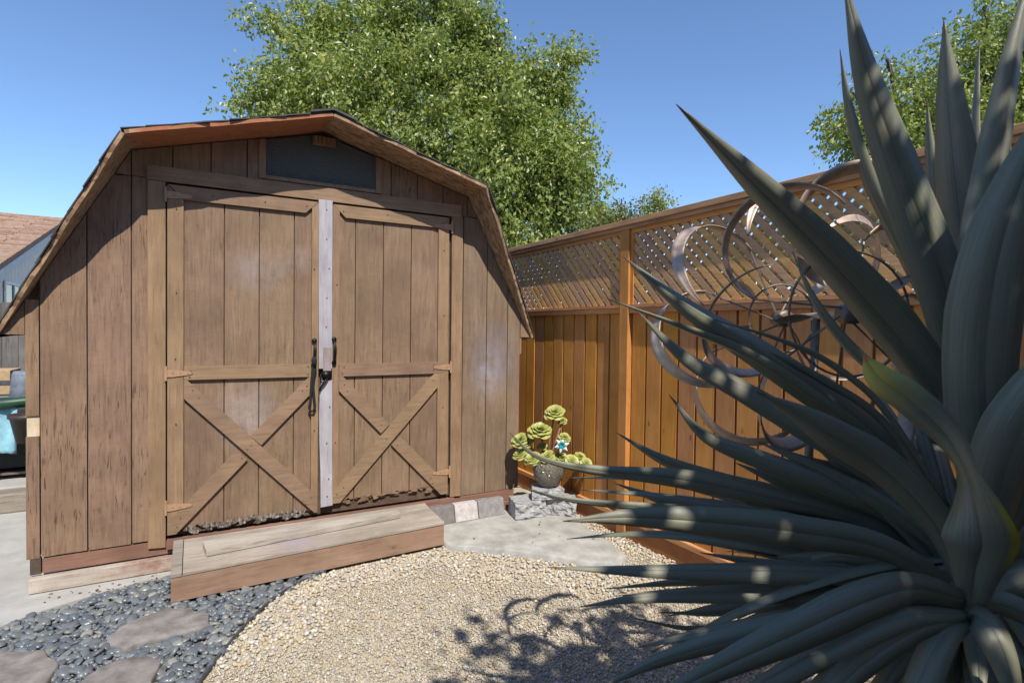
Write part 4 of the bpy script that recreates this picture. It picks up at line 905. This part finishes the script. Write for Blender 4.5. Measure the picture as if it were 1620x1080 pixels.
# inner fillers, radiating
for i in range(34):
    a = radians(random.uniform(120, 235)); ln = random.uniform(190, 420); d0 = random.uniform(1.16, 1.25)
    bx, by = random.uniform(1495, 1545), random.uniform(890, 960)
    tx, ty = bx+cos(a)*ln, by-sin(a)*ln*.8; sag = random.uniform(-20, 50)
    lf(random.uniform(26, 46), (bx, by, d0), (bx+(tx-bx)*.33, by+(ty-by)*.40-sag*.4, d0+.01), (bx+(tx-bx)*.68, by+(ty-by)*.72-sag*.35, d0+.03), (tx, ty+sag*.4, d0+.06), roll=random.uniform(-40, 40))
for i in range(16):                                      # leaves on the far side
    a = random.uniform(0, 2*pi); d0 = 1.30; bx, by = 1535+random.uniform(-15, 15), 925+random.uniform(-25, 25)
    lf(random.uniform(40, 60), (bx, by, d0), (bx+cos(a)*70, by-60-30*sin(a), d0+.12), (bx+cos(a)*160, by-90-60*sin(a), d0+.3), (bx+cos(a)*230, by-60-80*sin(a), d0+.5), roll=random.uniform(-30, 30))
for i in range(135):                                      # the rest of the rosette, all round
    th = random.uniform(0, 2*pi); d = Vector((cos(th), sin(th), 0)); fw = d.dot(Vector(_F)); lt = -d.dot(Vector(_R))
    el = radians(random.uniform(-25, 28) if lt > .2 else random.uniform(-15, 60)); ln = random.uniform(.35, .62) if lt > .2 else random.uniform(.45, .75)
    if fw < -.3: el = radians(random.uniform(-45, -5)); ln = random.uniform(.28, .42)
    b_ = Vector(base_c)+d*.03+Vector((0, 0, random.uniform(-.10, .06))); pts = []; v_ = d*cos(el)+Vector((0, 0, sin(el))); p_ = b_.copy()
    for q in range(5): pts.append(p_.copy()); p_ = p_+v_*ln/4; v_ = (v_+Vector((0, 0, -.14))).normalized()
    blade(pts, random.uniform(.028, .045), random.uniform(-30, 30), random.uniform(.3, .6), world=True)
for i in range(11):                                      # long low straps sweeping to the left
    lt = Vector(-_R)*1.0+Vector(_F)*random.uniform(-.25, .55); lt.z = 0; lt.normalize(); el = radians(random.uniform(-8, 22)); ln = random.uniform(.62, .95)
    v_ = lt*cos(el)+Vector((0, 0, sin(el))); p_ = Vector(base_c)+Vector((0, 0, random.uniform(-.10, .07))); pts = []; sg_ = random.uniform(.05, .13)
    for q in range(6): pts.append(p_.copy()); p_ = p_+v_*ln/5; v_ = (v_+Vector((0, 0, -sg_))).normalized()
    blade(pts, random.uniform(.026, .042), random.uniform(-35, 35), random.uniform(.35, .6), world=True)
for c, w, ro, fo, k in L: blade(list(c), w, ro, fo, **k)
o = blade([(1535, 965, 1.02), (1543, 905, .98), (1552, 850, .95), (1538, 770, .95), (1500, 690, .96), (1440, 632, .97), (1395, 600, .98), (1366, 562, .99)], 108, 0, .25, M_SWDX,
      prof=([0, .15, .28, .36, .48, .62, .8, .92, 1], [.35, .7, 1.1, .75, .35, .56, .55, .36, .03]), rolls=([0, .28, .45, .65, 1], [10, -12, 40, 15, -5]), wave=.5)
o['label'] = 'bent damaged leaf with a yellow edge and orange tip'
# trunk
g0 = Vector((base_c.x, base_c.y, -.05)); mb = MB()
mb.tube([g0, g0+Vector((.01, 0, .3)), Vector(base_c)-Vector((0, 0, .15)), Vector(base_c), Vector(base_c)+Vector((.01, .01, .08))], [.075, .06, .055, .05, .02], 12)
mb.build('trunk', M_BARK, plant, True)

# ================================================================== TREES
def foliage(ell, ntw, nlf, size, tw_len=.45, droop=.5, shell=.45):
    """leaf quads set along short drooping twigs spread through the ellipsoids (centre, radii)"""
    vol = np.array([r[0]*r[1]*r[2] for c, r in ell])**.55; vol = vol/vol.sum()
    idx = rng.choice(len(ell), ntw, p=vol); C = np.array([np.array(ell[i][0]) for i in idx]); Rr = np.array([np.array(ell[i][1]) for i in idx])
    d = rng.standard_normal((ntw, 3)); d /= np.linalg.norm(d, axis=1)[:, None]
    rad = rng.random(ntw)**shell
    P = C+d*Rr*rad[:, None]
    nc = max(4, ntw//6); cid = rng.integers(0, nc, ntw); P = np.where((np.arange(ntw) < nc)[:, None], P, P[cid]+rng.normal(0, tw_len*.55, (ntw, 3))*np.array([1, 1, .7])); d = np.where((np.arange(ntw) < nc)[:, None], d, d[cid])
    dr = d+rng.normal(0, .5, (ntw, 3)); dr[:, 2] -= droop; dr /= np.linalg.norm(dr, axis=1)[:, None]
    n = ntw*nlf; t = rng.random(n); k = np.repeat(np.arange(ntw), nlf)
    p = P[k]+dr[k]*(t*tw_len*rng.uniform(.6, 1.3, ntw)[k])[:, None]+rng.normal(0, size*.8, (n, 3)); p[:, 2] -= (t**2)*tw_len*.3
    a = rng.standard_normal((n, 3)); a[:, 2] -= .9; a += dr[k]*.5; a /= np.linalg.norm(a, axis=1)[:, None]
    nb = rng.standard_normal((n, 3)); nb[:, 2] += .6; s = np.cross(a, nb); s /= np.linalg.norm(s, axis=1)[:, None]; nm = np.cross(s, a)
    L_ = (size*rng.uniform(.7, 1.25, n))[:, None]; w = L_*.30
    V = np.stack([p, p+a*L_*.5+s*w+nm*w*.35, p+a*L_, p+a*L_*.5-s*w+nm*w*.35], 1).reshape(-1, 3)
    F = (np.array([[0, 1, 2], [0, 2, 3]])[None]+(np.arange(n)*4)[:, None, None]).reshape(-1, 3)
    return V, F, P
def tree(name, label, base, ell, ntw, nlf, size, mat, r0=.22, cat='tree', **kw):
    t = empty(name, base, label, cat); V, F, P = foliage(ell, ntw, nlf, size, **kw)
    o = raw('crown', V, F, mat); place(o, (0, 0, 0), t)
    mb = MB(); b0 = Vector(base); cen = Vector(np.mean([c for c, r in ell], 0)); fork = b0.lerp(Vector((cen.x, cen.y, max(cen.z*.55, b0.z+1))), .8)
    mb.tube([b0, b0.lerp(fork, .5)+Vector((.08, .05, 0)), fork], [r0, r0*.8, r0*.65], 10)
    for c, r in ell:
        c = Vector(c); m1 = fork.lerp(c, .5)+Vector((random.uniform(-.2, .2), random.uniform(-.2, .2), .25)); mb.tube([fork, m1, c], [r0*.45, r0*.22, r0*.05], 7)
        for _ in range(5):
            e = c+Vector((random.uniform(-1, 1)*r[0], random.uniform(-1, 1)*r[1], random.uniform(-.6, 1)*r[2]))*.5; mb.tube([m1.lerp(c, random.random()), c.lerp(e, .5)+Vector((0, 0, .1)), e], [r0*.12, r0*.07, r0*.02], 5)
    mb.build('trunk', M_BARK, t, True, origin=b0); return t
def E(px, py, rx, ry, d, rd=None):
    k = d/FPX; return (tuple(at(px, py, d)), (rx*k, (rd or (rx+ry)/2)*k, ry*k))
D = 12.5
big = [E(640, 190, 170, 150, D), E(500, 150, 90, 90, D-.6), E(800, 260, 120, 110, D-.5), E(560, 75, 80, 60, D), E(690, 60, 85, 60, D+.4), E(780, 140, 90, 80, D), E(880, 270, 62, 80, D-.3), E(870, 170, 38, 60, D+.3),
       E(438, 160, 34, 34, D-.5), E(470, 60, 38, 40, D), E(800, 350, 95, 60, D-.8), E(910, 330, 45, 45, D), E(660, 330, 120, 60, D+.5), E(600, 20, 50, 30, D), E(690, 0, 60, 30, D), E(790, 60, 22, 28, D), E(525, 25, 13, 26, D), E(432, 38, 24, 9, D), E(468, 8, 9, 18, D),
       E(938, 292, 22, 16, D), E(885, 90, 12, 22, D), E(745, 25, 30, 30, D), E(912, 215, 24, 30, D)]
big = [(c, tuple(q*.9 for q in r)) for c, r in big]
tree('leafy_tree', 'big bright green tree rising behind the shed roof', (at(690, 540, D).x, at(690, 540, D).y, -.05), big, 4600, 25, .105, M_LEAF, .24)
D = 9.5
rt = [E(1490, 170, 75, 70, D), E(1570, 110, 70, 75, D), E(1420, 180, 50, 45, D-.2), E(1600, 40, 50, 50, D), E(1640, 150, 70, 90, D), E(1370, 190, 36, 28, D), E(1350, 155, 22, 14, D), E(1440, 125, 40, 26, D), E(1520, 215, 80, 40, D), E(1355, 225, 20, 14, D), E(1403, 103, 15, 8, D), E(1345, 240, 12, 8, D), E(1560, 20, 14, 10, D), E(1700, 60, 80, 90, D), E(1410, 225, 40, 22, D), E(1345, 190, 8, 8, D)]
tree('leafy_tree', 'green tree beyond the fence behind the big sword leaves', (at(1590, 540, D).x, at(1590, 540, D).y, -.05), rt, 1300, 26, .085, M_LEAF, .17)
D = 9
tree('garden_shrub', 'small reddish green shrub showing above the fence beside the big tree', (at(975, 540, D).x, at(975, 540, D).y, -.05), [E(985, 345, 14, 14, D), E(965, 356, 18, 8, D), E(935, 352, 14, 8, D), E(1002, 350, 12, 8, D), E(983, 325, 4, 8, D)], 130, 20, .055, M_LEAF2, .05, 'shrub', tw_len=.25)
tree('garden_shrub', 'pale yellow green shrub tip above the fence top', (at(1034, 540, D).x, at(1034, 540, D).y, -.05), [E(1035, 335, 8, 8, D), E(1036, 318, 3, 6, D), E(1024, 338, 6, 5, D), E(1044, 338, 5, 7, D)], 70, 20, .05, M_LEAFY, .03, 'shrub', tw_len=.18, droop=-.3)
D = 6.2
tree('garden_shrub', 'dense green shrub seen only through the lattice beside the big tree', (at(930, 540, D).x, at(930, 540, D).y, -.05), [E(900, 440, 60, 45, D), E(960, 430, 50, 40, D), E(1010, 460, 40, 45, D)], 260, 18, .07, M_LEAF, .05, 'shrub', tw_len=.25)
D = 5.4
tree('garden_shrub', 'dense green shrub seen only through the lattice behind the wind spinner', (at(1150, 540, D).x, at(1150, 540, D).y, -.05), [E(1110, 445, 60, 45, D), E(1190, 420, 70, 50, D), E(1280, 410, 60, 60, D), E(1380, 390, 70, 60, D)], 330, 18, .07, M_LEAF, .05, 'shrub', tw_len=.25)
# unseen tree added behind the camera so its boughs dapple the sword-leaved plant
def shade_c(p, up):                 # a point up-sun of p
    return Vector(p)-SUN_TRAVEL*(up/-SUN_TRAVEL.z)
sh = []
for p in [(1.25, .55, 1.2), (1.5, .6, 1.5), (1.45, .35, .9), (1.7, .75, 1.1), (1.0, .6, 1.0), (1.2, .9, 1.35), (1.3, .5, .85), (1.1, .55, .75), (1.5, .4, .75), (.95, .75, .9), (1.25, .65, 1.0)]:
    c = shade_c(p, 2.2); sh.append((tuple(c), (.20, .20, .13)))
tree('leafy_tree', 'unseen tree added behind the viewpoint to shade the sword-leaved plant', (1.9, -2.2, -.05), sh, 88, 13, .15, M_LEAF, .10, tw_len=.26)

# ================================================================== LEFT BACKGROUND
def boxthing(name, a, b, mat, label, cat, bev=.01, rz=0):
    c = ((a[0]+b[0])/2, (a[1]+b[1])/2, (a[2]+b[2])/2); mb = MB(); mb.box(a, b); o = mb.build(name, mat, None, bev=bev); o.rotation_euler.z = rz; return tag(o, label, cat)
gf = empty('grey_fence', (-3, 8.2, 0), 'weathered grey board fence behind the stored items left of the shed', 'fence')
for i in range(36):
    x = -5.5+i*.145; mb = MB(); mb.box((x, 8.2, -.02), (x+.14, 8.22, 1.72+random.uniform(-.01, .01))); mb.build('fence_board', M_GRYW, gf)
for z in (.35, 1.45):
    mb = MB(); mb.box((-5.5, 8.222, z), (-.3, 8.26, z+.09)); mb.build('fence_rail', M_GRYW, gf)
tb = empty('potting_bench', (-1.45, 6.6, 0), 'low dark metal bench loaded with stored items left of the shed', 'bench')
mb = MB(); mb.box((-2.3, 6.2, .62), (-.95, 6.9, .65)); mb.build('bench_top', M_STEEL, tb)
for x in (-2.28, -1.0):
    for y in (6.22, 6.86):
        mb = MB(); mb.box((x, y, 0), (x+.03, y+.03, .62)); mb.build('leg', M_STEEL, tb)
mb = MB(); mb.box((-2.25, 6.25, .2), (-1.0, 6.85, .22)); mb.build('shelf', M_STEEL, tb)
bx = empty('cardboard_box', (-1.62, 6.7, .95), 'taped cardboard box on top of the stored items', 'box')
Mcard = simple('cardboard', (.42, .29, .16), .85, 0, 30, .15, .1)
mb = MB(); mb.box((-1.95, 6.55, .86), (-1.44, 6.9, 1.075)); mb.build('carton', Mcard, bx, bev=.004)
mb = MB(); mb.box((-1.953, 6.546, .945), (-1.437, 6.548, .985)); mb.build('tape', simple('dark tape', (.07, .075, .085), .4), bx)
boxthing('storage_tub', (-1.97, 6.5, .655), (-1.42, 6.9, .858), simple('dark plastic tub', (.03, .035, .035), .4), 'dark plastic tub under the cardboard box', 'tub', .02)
mb = lathe([(.0, .0), (.15, .0), (.11, .40), (.10, .42), (.0, .42)], 20, (-1.29, 6.42, .655)); tag(mb.build('tall_bin', simple('slate blue plastic', (.16, .18, .21), .5), None, True), 'slate blue upturned bin beside the cardboard box', 'bin')
mb = MB(); pts = [(-1.62, 6.2, .86), (-1.42, 6.12, .82), (-1.25, 6.12, .835), (-1.12, 6.16, .88)]; mb.tube(pts, [.03, .045, .045, .03], 10); tag(mb.build('rolled_hose', simple('dark green vinyl', (.015, .06, .03), .45), None, True), 'rolled dark green vinyl over the stored items', 'roll')
# draped blue cloth
vs, fs = [], []; nx, nz_ = 14, 12
for j in range(nz_+1):
    for i in range(nx+1):
        u, v = i/nx, j/nz_; vs.append((-1.72+.42*u, 6.14-.05*v+.022*sin(u*17+v*2)+.012*sin(u*31), 0.81-.36*v-.05*u*v+.01*sin(u*9)))
for j in range(nz_):
    for i in range(nx): fs.append((j*(nx+1)+i, j*(nx+1)+i+1, (j+1)*(nx+1)+i+1, (j+1)*(nx+1)+i))
mb = MB(); mb.add(vs, fs); o = mb.build('blue_cloth', simple('pale blue cloth', (.22, .42, .50), .85, 0, 12, .3, .2), None, True); o.modifiers.new('t', 'SOLIDIFY').thickness = .004; tag(o, 'pale blue cloth draped over the edge of the bench', 'cloth')
for i, (x, y, z, s) in enumerate([(-1.22, 6.05, .655, 1), (-1.30, 6.0, .66, .8)]):
    pass
mb = lathe([(.0, .0), (.09, .0), (.13, .2), (.145, .205), (.145, .235), (.125, .235), (.11, .2), (.0, .2)], 20, (-1.20, 6.02, .51)); tag(mb.build('plant_pot', simple('dark brown plastic', (.05, .035, .03), .5), None, True), 'empty dark brown plastic plant pot at the bench edge', 'pot')
boxthing('black_crate', (-1.75, 6.3, .24), (-1.2, 6.8, .58), simple('black crate plastic', (.012, .013, .014), .5), 'black crate on the shelf under the bench', 'crate', .015)
boxthing('timber_beam', (-2.4, 5.75, .001), (-1.06, 5.95, .15), M_TIMB, 'weathered timber beam on the concrete at the left edge', 'beam', .008)
boxthing('concrete_ledge', (-3.5, 5.96, .001), (-1.0, 7.2, .16), M_CONC, 'pale concrete ledge behind the timber beam', 'ledge', .01)

# neighbour's house
HX = -4.5
hs = empty('neighbour_house', (-8, 24, 0), 'pale grey neighbouring house with brown shingle roof left of the shed', 'house')
M_HW = simple('grey house siding', (.80, .78, .72), .8, 0, 4, .08, .05); M_HT = simple('grey house trim', (.62, .63, .62), .7, 0, 5, .08, 0)
YR, ZR_, YE, ZE = 26.0, 5.25, 17.2, 2.62
def hz(y): return ZR_-(abs(y-YR))*(ZR_-ZE)/(YR-YE)
nb = 44
for i in range(nb):
    y0 = 18.2+(33.8-18.2)*i/nb; y1 = 18.2+(33.8-18.2)*(i+1)/nb
    poly = [(y0+.01, 0), (y1-.01, 0), (y1-.01, hz(y1)-.05), (y0+.01, hz(y0)-.05)]
    mb = MB(); mb.prism(poly, lambda y, z: (HX-.03, y, z), lambda y, z: (HX, y, z)); mb.build('siding_board', M_HW, hs)
mb = MB(); mb.prism([(18.2, 0), (33.8, 0), (33.8, hz(33.8)-.08), (YR, ZR_-.08), (18.2, hz(18.2)-.08)], lambda y, z: (-14, y, z), lambda y, z: (HX-.031, y, z)); mb.build('wall', M_HT, hs)
sl = Vector((0, YE-YR, ZE-ZR_)); nml = Vector((0, -(ZR_-ZE), YR-YE)).normalized()
rf = None
mb = MB(); mb.prism([(YR, ZR_-.02), (YE, ZE-.02), (YE, ZE+.1), (YR, ZR_+.1), (2*YR-YE, ZE+.1), (2*YR-YE, ZE-.02)], lambda y, z: (-14.5, y, z), lambda y, z: (HX+.42, y, z)); rf = mb.build('roof', M_SHB, hs)
mb = MB(); mb.prism([(YR, ZR_-.02), (YE, ZE-.02), (YE, ZE-.26), (YR, ZR_-.28)], lambda y, z: (HX+.40, y, z), lambda y, z: (HX+.44, y, z)); mb.build('fascia', M_HT, hs)
ncz = 40
for i in range(ncz):                                     # roof courses, broken into tabs at the visible end
    a, b = i/ncz, (i+1.15)/ncz
    x1 = HX+.45
    for j in range(10):
        x0 = x1-random.uniform(.5, .9); pa = Vector((0, YR, ZR_+.1))+sl*a+nml*.012; pb = Vector((0, YR, ZR_+.1))+sl*min(b, 1)+nml*(.035+random.uniform(0, .012))
        if i % 1 == 0 and j < 7:
            mb = MB(); mb.add([(x0, pa.y, pa.z), (x1-.02, pa.y, pa.z), (x1-.02, pb.y, pb.z), (x0, pb.y, pb.z), (x0, pa.y, pa.z-.01), (x1-.02, pa.y, pa.z-.01), (x1-.02, pb.y, pb.z-.03), (x0, pb.y, pb.z-.03)], [(0, 1, 2, 3), (4, 7, 6, 5), (0, 4, 5, 1), (1, 5, 6, 2), (2, 6, 7, 3), (3, 7, 4, 0)]); mb.build('shingle', M_SHB, rf)
        x1 = x0
wn_ = empty('window', (HX, 20.5, 1.9)); wn_.parent = hs; wn_.location = WL[wn_]-WL[hs]
wy0, wy1, wz0, wz1 = 19.9, 21.6, 1.75, 2.55
mb = MB(); mb.box((HX+.001, wy0, wz0), (HX+.02, wy1, wz1)); mb.build('pane', M_WGL, wn_)
Mwf = simple('white window frame', (.7, .72, .72), .5, bstr=0)
for a, b in (((HX+.021, wy0-.08, wz0-.08), (HX+.06, wy0, wz1+.08)), ((HX+.021, wy1, wz0-.08), (HX+.06, wy1+.08, wz1+.08)), ((HX+.021, wy0, wz1), (HX+.058, wy1, wz1+.08)), ((HX+.021, wy0, wz0-.08), (HX+.058, wy1, wz0)), ((HX+.021, (wy0+wy1)/2-.03, wz0), (HX+.05, (wy0+wy1)/2+.03, wz1))):
    mb = MB(); mb.box(a, b); mb.build('window_frame', Mwf, wn_)

# dry leaf litter caught along the edges
V_, F_ = [], []
spots_ = [(random.uniform(-.75, -.2), random.uniform(3.80, 3.94), .002) for _ in range(26)]+[(random.uniform(1.6, 2.6), random.uniform(2.9, 3.8), .034) for _ in range(14)]+[(random.uniform(.3, 2.4), random.uniform(2.0, 3.3), .006) for _ in range(26)]+[(random.uniform(2.45, 2.72), random.uniform(2.2, 3.3), .004) for _ in range(22)]
for x, y, z in spots_:
    a = random.uniform(0, 6.28); L0 = random.uniform(.008, .026); w = L0*random.uniform(.2, .4); d = Vector((cos(a), sin(a), random.uniform(-.1, .3))); q = Vector((-sin(a), cos(a), random.uniform(-.3, .3))); p = Vector((x, y, z)); o = len(V_)
    V_ += [tuple(p), tuple(p+d*L0*.5+q*w+Vector((0, 0, .004))), tuple(p+d*L0), tuple(p+d*L0*.5-q*w+Vector((0, 0, .004)))]; F_ += [(o, o+1, o+2), (o, o+2, o+3)]
tag(raw('leaf_litter', V_, F_, stones('dry leaves', [(0, (.12, .075, .04)), (.5, (.22, .14, .07)), (1, (.08, .05, .03))], .8)), 'scattered dry brown leaf bits on the gravel and concrete', 'leaf litter', kind='stuff')
